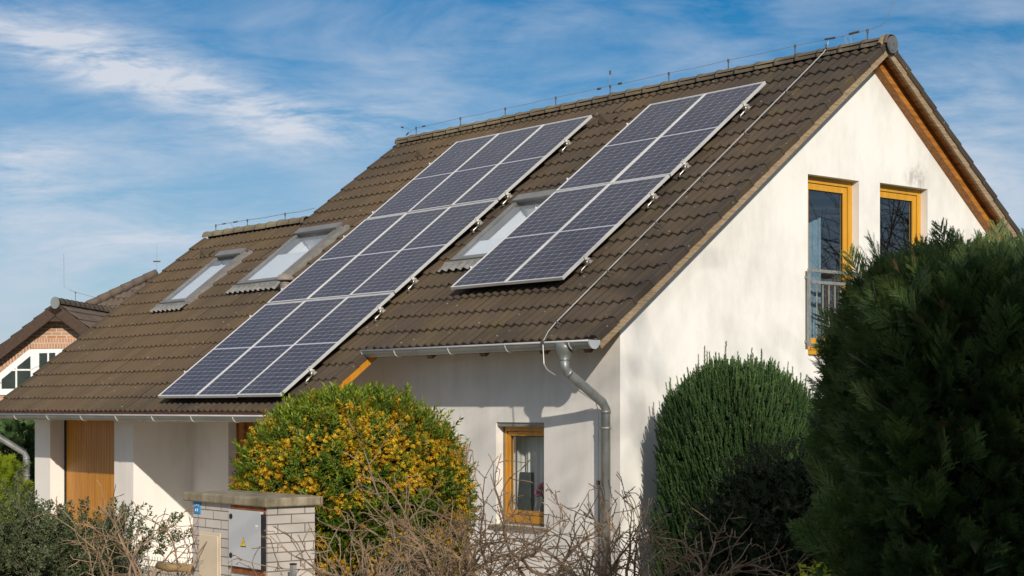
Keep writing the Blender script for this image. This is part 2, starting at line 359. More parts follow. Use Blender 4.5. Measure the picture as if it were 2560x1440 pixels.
roof=build_np('roof',v,q,M['tile'],house,{'tid':t},smooth=True)
# garden side slope
rows=[];fl={}
for sb in sk:
    if sb<.2: continue
    addrow(sb,max(sb-.327,.15),XM,XR,True,True)
v,q,t=tile_rows(rows,SB,(),sub=5,flange=fl)
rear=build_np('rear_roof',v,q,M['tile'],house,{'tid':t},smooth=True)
YW=S(0,SW,CREST)[1]; ZW=S(0,SW,CREST)[2]
PW=lambda x,s,n: np.array([x,YW+s*CP+n*SP,ZW-s*SP+n*CP+.05])
v,q,t=tile_rows([(.327*(k+1),max(.327*k,.16),XL,XM) for k in range(12)],PW,(),sub=4)
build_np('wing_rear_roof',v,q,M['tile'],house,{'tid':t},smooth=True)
# boarding under the tiles, with openings for the roof windows
mb=MB(); bx=sorted({XL+.03,XM+.03,XP-.03,XR-.03}|{h[0] for h in holes}|{h[1] for h in holes}); bs=sorted({.02,SW,SR-.05,SLo-.05}|{h[2] for h in holes}|{h[3] for h in holes})
for i in range(len(bx)-1):
    for j in range(len(bs)-1):
        xc,sc2=(bx[i]+bx[i+1])/2,(bs[j]+bs[j+1])/2
        if any(h[0]<xc<h[1] and h[2]<sc2<h[3] for h in holes): continue
        if xc<XM and sc2<SW: continue
        if xc>XP-.03 and sc2>SR-.05: continue
        mb.quad(S(bx[i],bs[j],-.20),S(bx[i+1],bs[j],-.20),S(bx[i+1],bs[j+1],-.20),S(bx[i],bs[j+1],-.20))
mb.quad(SB(XM+.03,.02,-.20),SB(XR-.03,.02,-.20),SB(XR-.03,SR-.05,-.20),SB(XM+.03,SR-.05,-.20))
mb.quad(PW(XL+.03,0,-.1),PW(XM,0,-.1),PW(XM,4,-.1),PW(XL+.03,4,-.1))
mb.build('roof_deck',M['dark'],house)
# soffit boards (run along the ridge direction in the verge, along the eave under the eaves)
def boards(mb,P,x0,x1,s0,s1,n,w=.1,gap=.006):
    s=s0
    while s<s1-.01:
        e=min(s+w-gap,s1); mb.obox(P(x0,s,n),P(x1,s,n)-P(x0,s,n),P(x0,e,n)-P(x0,s,n),P(x0,s,n+.018)-P(x0,s,n)); s+=w
for P_ in (SB,S): mb=MB(); boards(mb,P_,-.30,-.036,.30,6.1,-.235,.125); mb.build('verge_soffit',M['wood'],house)
mb=MB(); boards(mb,S,XP+.04,-.30,5.40,6.15,-.222); boards(mb,S,XL+.05,XP-.04,5.40,7.38,-.222)
mb.build('eaves_soffit',M['dark_wood'],house)
# barge boards
def slope_beam(name,P,x0,x1,n0,n1,s0,s1,mat,parent=house,lab=None):
    mb=MB(); o=P(x0,s0,n0); mb.obox(o,P(x1,s0,n0)-o,P(x0,s1,n0)-o,P(x0,s0,n1)-o)
    b=mb.build(name,mat,parent)
    if lab: b['label']=lab
    return b
slope_beam('barge_board',S,-.034,0,-.277,-.150,.06,6.20,M['barge'])
slope_beam('barge_board',SB,-.036,-.002,-.277,-.150,.0,6.25,M['barge'])
slope_beam('barge_board',S,XP-.045,XP-.012,-.285,-.15,6.10,7.40,M['panel_wood'],lab='bright orange barge board under the lower eaves')
slope_beam('verge_rafter',SB,-.28,-.165,-.352,-.238,.20,6.0,M['beam']); slope_beam('verge_rafter',S,-.28,-.165,-.352,-.238,.2,5.9,M['beam'])
for x in (-3.06,-2.07,-1.03,-.33): slope_beam('rafter_tail',S,x-.05,x+.05,-.37,-.225,5.0,6.13,M['dark_wood'])
for x in (-12.3,-11.3,-10.3,-9.32,-8.32,-7.33,-6.27,-5.25,-4.3): slope_beam('rafter_tail',S,x-.05,x+.05,-.37,-.225,5.3,7.37,M['dark_wood'])
# ridge caps
def ridge(mb,x0,x1,y,z,r,step=.345,flip=1):
    x=x0; i=0; TT=[]
    while x<x1-.05:
        e=min(x+step+.03,x1); segs=10; zz=z+random.uniform(-.004,.004); yy=y+random.uniform(-.004,.004)
        ring=[]
        for xx,rr in ((x,r*.93),(x+.0,r*1.10),(x+.035,r*1.10),(x+.07,r*1.0),(e,r*.96)):
            ring.append([np.array([xx,yy+rr*math.sin(a),zz+rr*math.cos(a)*.92]) for a in np.linspace(-1.75,1.75,segs+1)])
        vs=[p for rg in ring for p in rg]; fs=[]
        for a in range(len(ring)-1):
            for k in range(segs): fs.append((a*(segs+1)+k,a*(segs+1)+k+1,(a+1)*(segs+1)+k+1,(a+1)*(segs+1)+k))
        mb.add(vs,fs); x+=step
mb=MB(); mb.smooth=True; ridge(mb,XM-.02,XR+.03,0,-.205+G,.100); rc=mb.build('ridge_cap',M['ridge'],roof)
mb=MB(); mb.smooth=True; ridge(mb,XL-.02,XM+.06,YW,ZW-.055,.095); mb.build('ridge_cap',M['ridge'],roof)
for o in bpy.data.objects:
    if o.name.startswith('ridge_cap'):
        a=o.data.attributes.new('tid','FLOAT','POINT'); a.data.foreach_set('value',rng.random(len(o.data.vertices)).astype(np.float32)*.3+.4)
# end disc of the ridge
mb=MB(); cz=-.228+G
pts=[(XR+.034,.098*math.sin(a),cz+(.098 if math.cos(a)>0 else .112)*math.cos(a)) for a in np.linspace(0,2*math.pi,25)[:-1]]
mb.prism([V(*p) for p in pts],(.018,0,0)); mb.prism([V(XR+.052,.078*math.sin(a),cz+.085*math.cos(a)) for a in np.linspace(0,2*math.pi,21)[:-1]],(.006,0,0))
mb.tube([(XR+.056,0,cz),(XR+.066,0,cz)],.010,8)
mb.build('ridge_end_disc',M['cap_disc'],roof)
# vent tiles (small raised scoops, opening to the left)
for (x,s) in ((-8.73,.83),(-4.45,.86),(-12.33,3.16)):
    mb=MB(); h=.085; w=.20
    a0=S(x,s+.06,CREST-.01);a1=S(x,s-.10,CREST-.02);top=S(x,s-.03,CREST+h);b=S(x+.34,s-.03,CREST-.0);b0=S(x+.20,s+.08,CREST-.02);b1=S(x+.22,s-.14,CREST-.02)
    mb.add([a0,a1,top,b,b0,b1],[(0,4,2),(4,3,2),(2,3,5),(2,5,1)])
    vt=mb.build('vent_tile',M['tile'],roof); vt.data.attributes.new('tid','FLOAT','POINT').data.foreach_set('value',np.full(6,.8,np.float32))
    mb=MB(); q=S(.03,0,0)-S(0,0,0); mb.add([a0+q,a1+q,top+q*.6],[(0,1,2)]); mb.build('vent_opening',M['dark'],roof)
# vent pipe with mushroom cowl
mb=MB(); mb.smooth=True; pb=S(-7.88,4.66,CREST-.05); 
mb.tube([pb,pb+V(0,0,.20)],[.075,.072],16); 
for k in range(3): mb.tube([pb+V(0,0,.11+.03*k),pb+V(0,0,.12+.03*k)],.08,16)
vp=mb.build('vent_pipe',M['pipe_plastic'],roof)
mb=MB(); mb.smooth=True; mb.tube([pb+V(0,0,z) for z in (.185,.195,.225,.262,.285,.29)],[.125,.135,.128,.10,.05,.01],18); mb.build('vent_cowl',M['pipe_plastic'],roof)
# ---- roof windows
def skylight(x0,x1,s0,s1,blind,lab):
    mb=MB()
    def bar(a0,a1,b0,b1,n0,n1): 
        o=S(a0,b0,n0); mb.obox(o,S(a1,b0,n0)-o,S(a0,b1,n0)-o,S(a0,b0,n1)-o)
    bar(x0,x0+.06,s0,s1,-.19,-.06); bar(x1-.06,x1,s0,s1,-.19,-.06)
    bar(x0+.06,x1-.06,s1-.07,s1,-.19,-.062); bar(x0+.06,x1-.06,s0,s0+.10,-.19,-.062)
    f=mb.build('skylight',M['velux'],house); f['label']=lab
    mb=MB(); bar(x0-.006,x1+.006,s0-.03,s0+.115,-.055,-.028); mb.build('hood',M['velux'],f)
    mb=MB(); mb.quad(S(x0+.055,s1-.065,-.08),S(x1-.055,s1-.065,-.08),S(x1-.055,s0+.1,-.08),S(x0+.055,s0+.1,-.08)); mb.build('pane',M['roof_glass'],f)
    # white lining of the shaft and a pale blind low down in it
    mb=MB(); d=-.52; a,b,c,e=x0+.05,x1-.05,s0+.05,s1-.05
    mb.quad(S(a,c,-.19),S(a,e,-.19),S(a,e,d),S(a,c,d)); mb.quad(S(b,c,-.19),S(b,c,d),S(b,e,d),S(b,e,-.19))
    mb.quad(S(a,e,-.19),S(b,e,-.19),S(b,e,d),S(a,e,d)); mb.quad(S(a,c,-.19),S(a,c,d),S(b,c,d),S(b,c,-.19))
    mb.quad(S(a,c,d),S(a,e,d),S(b,e,d),S(b,c,d))
    mb.build('reveal',M['white_inner'],f)
    mb=MB(); o=S(x0+.09,s0+blind*(s1-s0),-.11); mb.obox(o,S(x1-.09,s0+blind*(s1-s0),-.11)-o,S(x0+.09,s1-.09,-.11)-o,S(x0+.09,s0+blind*(s1-s0),-.118)-o); mb.build('blind',M['white_inner'],f)
    # side gutters and the dressed skirt below
    mb=MB(); bar(x0-.035,x0-.005,s0-.05,s1+.03,-.16,-.105); bar(x1+.005,x1+.09,s0-.05,s1+.03,-.16,-.100)
    vs=[];n=60; xs=np.linspace(x0-.12,x1+.10,n)
    for s_,dn,amp in ((s1,-.085,0),(s1+.05,-.098,.3),(s1+.17,-.088,1)):
        for x in xs: vs.append(S(x,s_,dn-.036*amp*(.5-.5*math.cos(2*math.pi*x/WAVE))))
    fs=[(r*n+k,r*n+k+1,(r+1)*n+k+1,(r+1)*n+k) for r in range(2) for k in range(n-1)]
    mb.add(vs,fs); mb.build('flashing',M['lead'],f)
skylight(*sky[0],.22,'narrow roof window nearest the left verge')
skylight(*sky[1],.42,'wide roof window beside the vent pipe')
skylight(*sky[2],.66,'roof window half hidden behind the two-column panels')
# ---- walls
zt=lambda y: G-.235/CP-abs(y)*SP/CP          # underside of the roof at depth y
XG,YF=-.28,-4.21
w1=(-1.165,-.215,-3.96+G,-1.865+G); w2=(.19,1.155,-3.30+G,-1.85+G)
mb=MB(); Y=[YF,w1[0],w1[1],0,w2[0],w2[1],-YF]
def gp(y0,y1,za,zb):  # polygon between heights za(y), zb(y)
    mb.poly([V(XG,y0,za(y0)),V(XG,y1,za(y1)),V(XG,y1,zb(y1)),V(XG,y0,zb(y0))])
z0=lambda y:0.
for a,b in zip(Y[:-1],Y[1:]):
    if (a,b)==(w1[0],w1[1]): gp(a,b,z0,lambda y:w1[2]); gp(a,b,lambda y:w1[3],zt)
    elif (a,b)==(w2[0],w2[1]): gp(a,b,z0,lambda y:w2[2]); gp(a,b,lambda y:w2[3],zt)
    else: gp(a,b,z0,zt)
def reveal_x(w,dep):
    y0,y1,a,b=w; x=XG-dep
    mb.quad(V(XG,y0,a),V(XG,y0,b),V(x,y0,b),V(x,y0,a)); mb.quad(V(XG,y1,a),V(x,y1,a),V(x,y1,b),V(XG,y1,b))
    mb.quad(V(XG,y0,b),V(XG,y1,b),V(x,y1,b),V(x,y0,b)); mb.quad(V(XG,y0,a),V(x,y0,a),V(x,y1,a),V(XG,y1,a))
reveal_x(w1,.22); reveal_x(w2,.22)
mb.build('gable_wall',M['gable'],house)
wf=(-2.355,-1.509,-5.955+G,-4.785+G); wd=(-8.41,-7.25,0.02,2.45)
mb=MB(); ztop=zt(YF)
X=[-9.45,wd[0],wd[1],wf[0],wf[1],XG-.001]
def fp(a,b,za,zb): mb.quad(V(a,YF,za),V(b,YF,za),V(b,YF,zb),V(a,YF,zb))
for a,b in zip(X[:-1],X[1:]):
    for w in (wd,wf):
        if a==w[0]: fp(a,b,0,w[2]); fp(a,b,w[3],ztop); break
    else: fp(a,b,0,ztop)
for w,d in ((wd,.25),(wf,.22)):
    x0,x1,a,b=w; y=YF+d
    mb.quad(V(x0,YF,a),V(x0,y,a),V(x0,y,b),V(x0,YF,b)); mb.quad(V(x1,YF,a),V(x1,YF,b),V(x1,y,b),V(x1,y,a))
    mb.quad(V(x0,YF,b),V(x0,y,b),V(x1,y,b),V(x1,YF,b)); mb.quad(V(x0,YF,a),V(x1,YF,a),V(x1,y,a),V(x0,y,a))
mb.build('front_wall',M['plaster'],house)
mb=MB(); mb.box(-10.05,-9.45,-5.17,YF+.2,0,2.62); mb.build('porch_wall',M['plaster'],house)
mb=MB(); mb.box(-12.82,-12.25,-5.17,-4.6,0,2.62); mb.build('corner_pillar',M['plaster'],house)
# remaining outer walls (left end, garden side)
mb=MB(); mb.quad(V(-9.9,-YF,0),V(XG,-YF,0),V(XG,-YF,zt(YF)),V(-9.9,-YF,zt(YF)))
mb.poly([V(-9.85,-2.0,zt(2)-.1),V(-9.85,2.5,zt(2.5)-.1),V(-9.85,0,zt(0)-.1)])
mb.poly([V(-12.9,-4.6,0),V(-12.9,.9,0),V(-12.9,.9,zt(4.0)),V(-12.9,YW,ZW-.3),V(-12.9,-4.6,zt(4.6))])
mb.quad(V(-12.9,.9,0),V(-9.9,.9,0),V(-9.9,.9,zt(3.9)),V(-12.9,.9,zt(3.9)))
mb.quad(V(-9.9,.9,0),V(-9.9,-YF,0),V(-9.9,-YF,zt(YF)),V(-9.9,.9,zt(.9)-.1))
mb.build('outer_wall',M['plaster'],house)
# timber front between pillar and porch wall
mb=MB(); x=-12.20; 
while x<-10.06:
    w=.088; mb.box(x,min(x+w-.007,-10.055),-4.92,-4.90,0,2.60); x+=w
mb.box(-12.2,-10.06,-4.898,-4.88,0,2.60)
pw=mb.build('board_front',M['panel_wood'],house)
mb=MB(); mb.box(-12.25,-12.203,-4.935,-4.86,0,2.6); mb.build('edge_strip',M['dark'],pw)
# windows ------------------------------------------------------------------
def win(name,o,u,w,h,nrm_,mats,pane,fr=.07,sash=.062,bottom=None,lab=None):
    """o: lower corner on the frame's outer face, u: unit along, nrm_: outward"""
    o=np.asarray(o,float);u=np.asarray(u,float);n=np.asarray(nrm_,float);z=V(0,0,1); mb=MB(); bt=bottom or fr
    def b(a0,a1,c0,c1,d0,d1): mb.obox(o+u*a0+z*c0+n*d0,u*(a1-a0),z*(c1-c0),n*(d1-d0))
    b(0,fr,0,h,-.07,0); b(w-fr,w,0,h,-.07,0); b(fr,w-fr,h-fr,h,-.07,0); b(fr,w-fr,0,bt,-.07,0)
    f=mb.build(name,mats,house)
    if lab: f['label']=lab
    mb=MB(); g=.008; a=fr+g
    b(a,a+sash,bt+g,h-a,-.062,-.014); b(w-a-sash,w-a,bt+g,h-a,-.062,-.014); b(a+sash,w-a-sash,h-a-sash,h-a,-.062,-.014); b(a+sash,w-a-sash,bt+g,bt+g+sash,-.062,-.014)
    s_=mb.build('sash',mats,f)
    mb=MB(); k=a+sash; q0=[o+u*a_+z*c_+n*-.036 for a_,c_ in ((k-.004,bt+g+sash-.004),(w-k+.004,bt+g+sash-.004),(w-k+.004,h-k+.004),(k-.004,h-k+.004))]; mb.poly(q0 if np.dot(np.cross(q0[1]-q0[0],q0[2]-q0[0]),n)>0 else q0[::-1]); mb.build('pane',pane,f)
    mb=MB(); q=.010; b(k,k+q,bt+g+sash,h-k,-.035,-.028); b(w-k-q,w-k,bt+g+sash,h-k,-.035,-.028); b(k,w-k,h-k-q,h-k,-.034,-.028); mb.build('gasket',M['black'],f)
    return f
W1=win('window',(XG-.105,w1[0],w1[2]+.02),(0,1,0),w1[1]-w1[0],w1[3]-w1[2]-.02,(1,0,0),M['frame'],M['gable_glass'],.075,.07,lab='tall French window under the gable with a railing')
mb=MB(); mb.box(XG-.104,XG+.035,w1[0]-.0,w1[1],w1[2]-.03,w1[2]+.018); mb.build('sill',M['frame'],W1)
mb=MB(); mb.box(XG-.10,XG-.072,w1[0]+.006,w1[0]+.03,w1[2]+.98,w1[2]+1.06); mb.build('sensor_box',M['black'],W1)
W2=win('window',(XG-.105,w2[0],w2[2]),(0,1,0),w2[1]-w2[0],w2[3]-w2[2],(1,0,0),M['frame'],M['gable_glass'],.075,.07,lab='right-hand gable window above the hedge')
WF=win('window',(wf[0],YF+.115,wf[2]+.02),(1,0,0),wf[1]-wf[0],wf[3]-wf[2]-.07,(0,-1,0),M['frame2'],M['glass'],.052,.046,.085,'ground floor window with net curtain')
mb=MB(); mb.box(wf[0],wf[1],YF+.02,YF+.14,wf[3]-.048,wf[3]-.004); mb.build('shutter_box',M['lead'],WF)
mb=MB(); mb.box(wf[0]+.0,wf[0]+.02,YF+.105,YF+.128,wf[2]+.03,wf[3]-.05); mb.build('guide_rail',M['velux'],WF)
mb=MB(); mb.obox((wf[0]-.05,YF-.05,wf[2]-.045),(wf[1]-wf[0]+.08,0,0),(0,.18,.03),(0,0,.03)); mb.build('sill',M['concrete'],WF)
# entrance door in the recess
mb=MB(); mb.box(wd[0],wd[0]+.09,YF+.13,YF+.20,0.02,2.44); mb.box(wd[0]+.09,wd[1]-.09,YF+.13,YF+.2,2.35,2.44); mb.box(wd[1]-.09,wd[1],YF+.13,YF+.2,.02,2.44)
D=mb.build('door',M['brown_panel'],house)
mb=MB(); mb.box(wd[0]+.10,wd[0]+.22,YF+.12,YF+.19,.02,2.34); mb.build('door_stile',M['beam'],D)
mb=MB(); mb.box(wd[0]+.22,wd[1]-.1,YF+.15,YF+.19,.02,2.34); mb.build('door_leaf',M['brown_panel'],D)
# rooms behind the glass
def room(x0,x1,y0,y1,za,zb,skip):
    mb=MB(); v=[V(x,y,z) for x in (x0,x1) for y in (y0,y1) for z in (za,zb)]
    F_={'-x':(0,1,3,2),'+x':(4,6,7,5),'-y':(0,4,5,1),'+y':(2,3,7,6),'-z':(0,2,6,4),'+z':(1,5,7,3)}
    for k,f in F_.items():
        if k!=skip: mb.poly([v[i] for i in f])
    mb.build('room_lining',M['room'],house)
room(wf[0]-.3,wf[1]+.3,YF+.21,YF+2.2,.3,2.4,'-y'); room(-2.4,XG-.21,-1.75,1.6,2.7,5.25,'+x')
# balcony railing in front of the French window
mb=MB(); xo=XG+.06; a,b=-1.215,-.16; zb_,zt_=-3.90+G,-2.985+G
for y in (a,b): mb.box(xo-.006,xo+.006,y-.025,y+.025,zb_,zt_)
for z in (zt_-.02,zt_-.155,zb_+.02): mb.box(xo-.02,xo+.02,a+.025,b-.025,z-.018,z+.018)
rl=mb.build('balcony_railing',M['fence'],house)
for k in range(8):
    y=a+.14+k*(b-a-.28)/7; mb=MB(); mb.tube([(xo,y,zb_+.03),(xo,y,zt_-.17)],.008,6); mb.build('baluster',M['fence'],rl)
for y in (a,b):
    for z in (zb_+.06,zt_-.1): mb=MB(); mb.box(XG,xo,y-.012,y+.012,z-.015,z+.015); mb.build('wall_bracket',M['fence'],rl)
# ---- rain gutters
def gutter(x0,x1,y,z,r,bx,endx=None):
    mb=MB(); mb.smooth=True; n=14; vs=[]
    for x in (x0,x1):
        for a in np.linspace(0,math.pi,n+1): vs.append(V(x,y-r*math.cos(a),z-r*1.08*math.sin(a)))
    mb.add(vs,[(k,k+1,n+2+k,n+1+k) for k in range(n)])
    vs=[]
    for x in (x0,x1):
        for a in np.linspace(0,math.pi,n+1): vs.append(V(x,y-(r-.004)*math.cos(a),z-(r-.004)*1.08*math.sin(a)))
    mb.add(vs,[(k,n+1+k,n+2+k,k+1) for k in range(n)])
    g=mb.build('gutter',M['zinc'],house)
    mb=MB(); mb.smooth=True; mb.tube([(x0,y-r-.003,z),(x1,y-r-.003,z)],.0105,8); mb.build('rim_bead',M['zinc_edge'],g)
    for e in (endx or []):
        d=.016 if e==x1 else -.016; mb=MB(); ps=[V(e,y-(r+.006)*math.cos(a),z-(r+.006)*1.08*math.sin(a)) for a in np.linspace(0,math.pi,19)]
        ps+= [V(e,y+r+.006,z+.008),V(e,y-r-.006,z+.008)]
        mb.prism(ps,(d,0,0)); mb.build('end_cap',M['zinc_edge'],g)
    for x in bx:
        mb=MB(); mb.tube([V(x,y-(r+.004)*math.cos(a),z-(r+.004)*1.08*math.sin(a)) for a in np.linspace(-.1,math.pi,14)],.0055,5); mb.build('gutter_bracket',M['alu'],g)
    return g
gutter(-4.0,.03,-4.878,-3.935+G,.072,(-3.34,-2.31,-1.30,-.27),(.03,-4.0))
gutter(-13.3,-3.95,-5.858,-4.716+G,.072,(-12.95,-11.86,-10.70,-9.58,-8.50,-7.45,-6.40,-5.36,-4.4),(-13.3,-3.95))
# unseen boards added behind the gutters to stop sun leaking onto the wall
mb=MB(); mb.box(XP+.05,-.04,-4.800,-4.778,-4.012+G,-3.90+G); mb.build('fascia_board',M['dark_wood'],house)
mb=MB(); mb.box(XL+.05,XP-.02,-5.782,-5.760,-4.79+G,-4.66+G); mb.build('fascia_board',M['dark_wood'],house)
# downpipes
def downpipe(pts,r,fun,clamps,wall):
    mb=MB(); mb.smooth=True; mb.tube(pts,r,16)
    p=mb.build('downpipe',M['zinc_pipe'],house)
    mb=MB(); mb.smooth=True; mb.tube(*fun,18); mb.build('funnel',M['zinc'],p)
    for c in clamps:
        mb=MB(); mb.smooth=True; mb.tube([V(*c)-V(0,0,.012),V(*c)+V(0,0,.012)],r+.007,16); mb.smooth=False; mb.box(c[0]-.11,c[0]-r,c[1]-.012,c[1]+.012,c[2]-.010,c[2]+.010); mb.build('pipe_clamp',M['wire'],p)
    for i in (2,4):
        if i<len(pts)-1:
            mb=MB(); mb.smooth=True; d=nrm(V(*pts[i+1])-V(*pts[i])); mb.tube([V(*pts[i])+d*.015,V(*pts[i])+d*.05],r+.004,16); mb.build('pipe_collar',M['zinc_pipe'],p)
zc=-4.0+G
downpipe([(-.405,-4.885,zc-.10),(-.405,-4.885,zc-.20),(-.402,-4.865,zc-.235),(-.39,-4.36,zc-.565),(-.39,-4.315,zc-.63),(-.39,-4.31,0)],.05,
  ([V(-.405,-4.885,zc+z) for z in (.055,0,-.055,-.11,-.115,-.125)],[.098,.098,.082,.053,.056,.056]),[(-.39,-4.31,-4.834+G),(-.39,-4.31,.5)],0)
downpipe([(-13.15,-5.86,-4.85+G),(-13.15,-5.86,-4.93+G),(-13.13,-5.83,-4.97+G),(-12.98,-5.28,-5.33+G),(-12.975,-5.245,-5.40+G),(-12.975,-5.24,0)],.05,
  ([V(-13.15,-5.86,-4.716+G+z) for z in (-.02,-.06,-.11,-.15)],[.09,.09,.055,.053]),[(-12.975,-5.24,-5.70+G)],0)
# ---------------------------------------------------------------- SOLAR PANELS
PW_,PH_=1.02,2.1404; XA,SA=-7.598,.878; XB,SBt=-3.367,.908
FRM=.036; gapx,gaps=.010,.020
def make_panel():
    root=thing('solar_panel','x','solar panel',S(XA,SA,0))
    w,h=PW_-gapx,PH_-gaps; x0,s0=XA+gapx/2,SA+gaps/2
    mb=MB(); b=.014
    def bar(a0,a1,b0,b1,n0,n1):
        o=S(x0+a0,s0+b0,n0); mb.obox(o,S(x0+a1,s0+b0,n0)-o,S(x0+a0,s0+b1,n0)-o,S(x0+a0,s0+b0,n1)-o)
    bar(0,b,0,h,-FRM,0); bar(w-b,w,0,h,-FRM,0); bar(b,w-b,0,b,-FRM,-.0005); bar(b,w-b,h-b,h,-FRM,-.0005)
    mb.build('frame',M['alu'],root)
    # backsheet with 6 x 24 half cells standing half a millimetre proud of it
    V_=[];Q=[];T=[];MI=[]
    def quad(pts,m,t):
        o=len(V_); V_.extend(pts); Q.append([o,o+1,o+2,o+3]); T.extend([t]*4); MI.append(m)
    quad([S(x0+b,s0+b,-.006),S(x0+w-b,s0+b,-.006),S(x0+w-b,s0+h-b,-.006),S(x0+b,s0+h-b,-.006)],0,.5)
    quad([S(x0+b,s0+h-b,-.03),S(x0+w-b,s0+h-b,-.03),S(x0+w-b,s0+b,-.03),S(x0+b,s0+b,-.03)],0,.5)
    mx=.014; cw=(w-2*b-2*mx)/6; mid=.022; mt=.014; ch=(h-2*b-2*mt-mid)/24; g=.0046; c=.0065
    for i in range(6):
        for j in range(24):
            a0=b+mx+i*cw+g/2; a1=a0+cw-g; q0=b+mt+j*ch+(mid if j>=12 else 0)+g/2; q1=q0+ch-g; t=rng.random()
            P=lambda a,q: S(x0+a,s0+q,-.0054)
            # octagon-ish half cell: chamfers only on the outer edge of each full cell
            if j%2==0: quad([P(a0+c,q0),P(a1-c,q0),P(a1,q0+c),P(a0,q0+c)],1,t); quad([P(a0,q0+c),P(a1,q0+c),P(a1,q1),P(a0,q1)],1,t)
            else: quad([P(a0,q0),P(a1,q0),P(a1,q1-c),P(a0,q1-c)],1,t); quad([P(a0,q1-c),P(a1,q1-c),P(a1-c,q1),P(a0+c,q1)],1,t)
    build_np('cell_sheet',V_,Q,[M['back'],M['cell']],root,{'tid':T},mat_idx=MI)
    mb=MB(); bar(w/2-.05,w/2+.05,.10,.22,-.05,-.031); mb.build('junction_box',M['black'],root)
    return root
RN=['top','middle','bottom']; CN=['left','middle','right']
first=make_panel()
for r in range(3):
    for c in range(3):
        lab='dark blue solar panel, %s row and %s column of the three-by-three array'%(RN[r],CN[c])
        if (r,c)==(0,0): first['label']=lab; first['group']='solar panels of the three-by-three array'
        else: pn=dup(first,S(XA+c*PW_,SA+r*PH_,0),lab,'solar panels of the three-by-three array'); pn.rotation_euler=(random.uniform(-.003,.003),random.uniform(-.0025,.0025),0)
first.rotation_euler=(.002,-.0015,0)
for r in range(2):
    for c in range(2):
        pn=dup(first,S(XB+c*PW_,SBt+r*PH_,0),'dark blue solar panel, %s %s of the two-by-two array near the gable'%(['upper','lower'][r],['left','right'][c]),'solar panels of the two-by-two array'); pn.rotation_euler=(random.uniform(-.003,.003),random.uniform(-.0025,.0025),0)
# mounting rails with end clamps and bent roof hooks
def make_rail(x0,x1,s,name_lab,grp):
    root=thing('mounting_rail',name_lab,'rail',S(x1,s,0),grp)
    mb=MB(); o=S(x0-.03,s-.02,-FRM-.042); mb.obox(o,S(x1+.055,s-.02,-FRM-.042)-o,S(x0-.03,s+.02,-FRM-.042)-o,S(x0-.03,s-.02,-FRM-.002)-o)
    mb.build('rail',M['steel'],root)
    for xe,sg in ((x1,1),(x0,-1)):
        mb=MB(); o=S(xe-sg*.014,s-.022,.0005); mb.obox(o,S(xe+sg*.012,s-.022,.0005)-o,S(xe-sg*.014,s+.022,.0005)-o,S(xe-sg*.014,s-.022,.006)-o)
        o=S(xe+sg*.012,s-.022,-FRM); mb.obox(o,S(xe+sg*.020,s-.022,-FRM)-o,S(xe+sg*.012,s+.022,-FRM)-o,S(xe+sg*.012,s-.022,.006)-o)
        mb.tube([S(xe+sg*.018,s,.002),S(xe+sg*.018,s,.022)],.008,6)
        mb.build('end_clamp',M['alu'],root)
    n=int(round((x1-x0)/1.0))
    for k in range(n+1):
        x=x1+.035-k*(x1-x0+.03)/n
        mb=MB(); mb.smooth=True
        mb.tube([S(x,s+.0,-FRM-.022),S(x,s+.03,-FRM-.020),S(x,s+.042,-FRM-.036),S(x-.008,s+.040,-.085),S(x-.03,s+.10,-.098),S(x-.036,s+.125,-.100),S(x-.036,s+.15,-.118),S(x-.036,s+.12,-.135)],.009,7)
        mb.smooth=False; o=S(x-.03,s-.028,-FRM-.05); mb.obox(o,S(x+.035,s-.028,-FRM-.05)-o,S(x-.03,s+.03,-FRM-.05)-o,S(x-.03,s-.028,-FRM-.044)-o)
        mb.build('roof_hook',M['steel'],root)
ordn=['topmost','second','third','fourth','fifth','lowest']
for i,s in enumerate((1.52,2.85,3.49,4.82,5.47,6.76)): make_rail(XA+.01,XA+3*PW_-.005,s,'%s mounting rail under the three-by-three solar array'%ordn[i],'mounting rails of the three-by-three array')
for i,s in enumerate((1.43,2.77,3.44,4.76)): make_rail(XB+.01,XB+2*PW_-.005,s,'%s mounting rail under the two-by-two solar array'%['topmost','second','third','lowest'][i],'mounting rails of the two-by-two array')
# ---------------------------------------------------------------- LIGHTNING CONDUCTORS
def conductor(lab,wires,holders,rods,clamps,loc,grp=None):
    root=thing('lightning_conductor',lab,'lightning rod',loc,grp)
    for pts,r,mt in wires: mb=MB(); mb.tube(pts,r,5); mb.build('wire',mt,root)
    for p,q in holders:
        mb=MB(); p=np.asarray(p,float);q=np.asarray(q,float); mb.tube([p,p+(q-p)*.15,q],[.016,.007,.008],6); mb.tube([q-nrm(q-p)*.03,q+nrm(q-p)*.012],.015,6); mb.build('wire_holder',M['holder'],root)
    for p,q,r in rods: mb=MB(); mb.tube([p,q],r,6); mb.build('air_rod',M['wire'],root)
    for p,q,r in clamps: mb=MB(); mb.tube([p,q],r,6); mb.build('clamp',M['holder'],root)
    return root
hx=[-9.57,-8.39,-7.27,-6.09,-4.91,-3.73,-2.62,-1.47,-.32]; zr=.005+G
W_=[V(-9.86,0,-.10+G),V(-9.80,0,-.06+G),V(-9.57,0,zr-.01)]
for a,b in zip(hx[:-1],hx[1:]): W_+= [V((a+b)/2,0,zr-.008),V(b,0,zr)]
W_+= [V(-.13,0,zr+.015),V(-.06,0,zr+.05),V(.0,.0,zr+.14),V(.07,0,zr+.26),V(.24,0,zr+.62)]
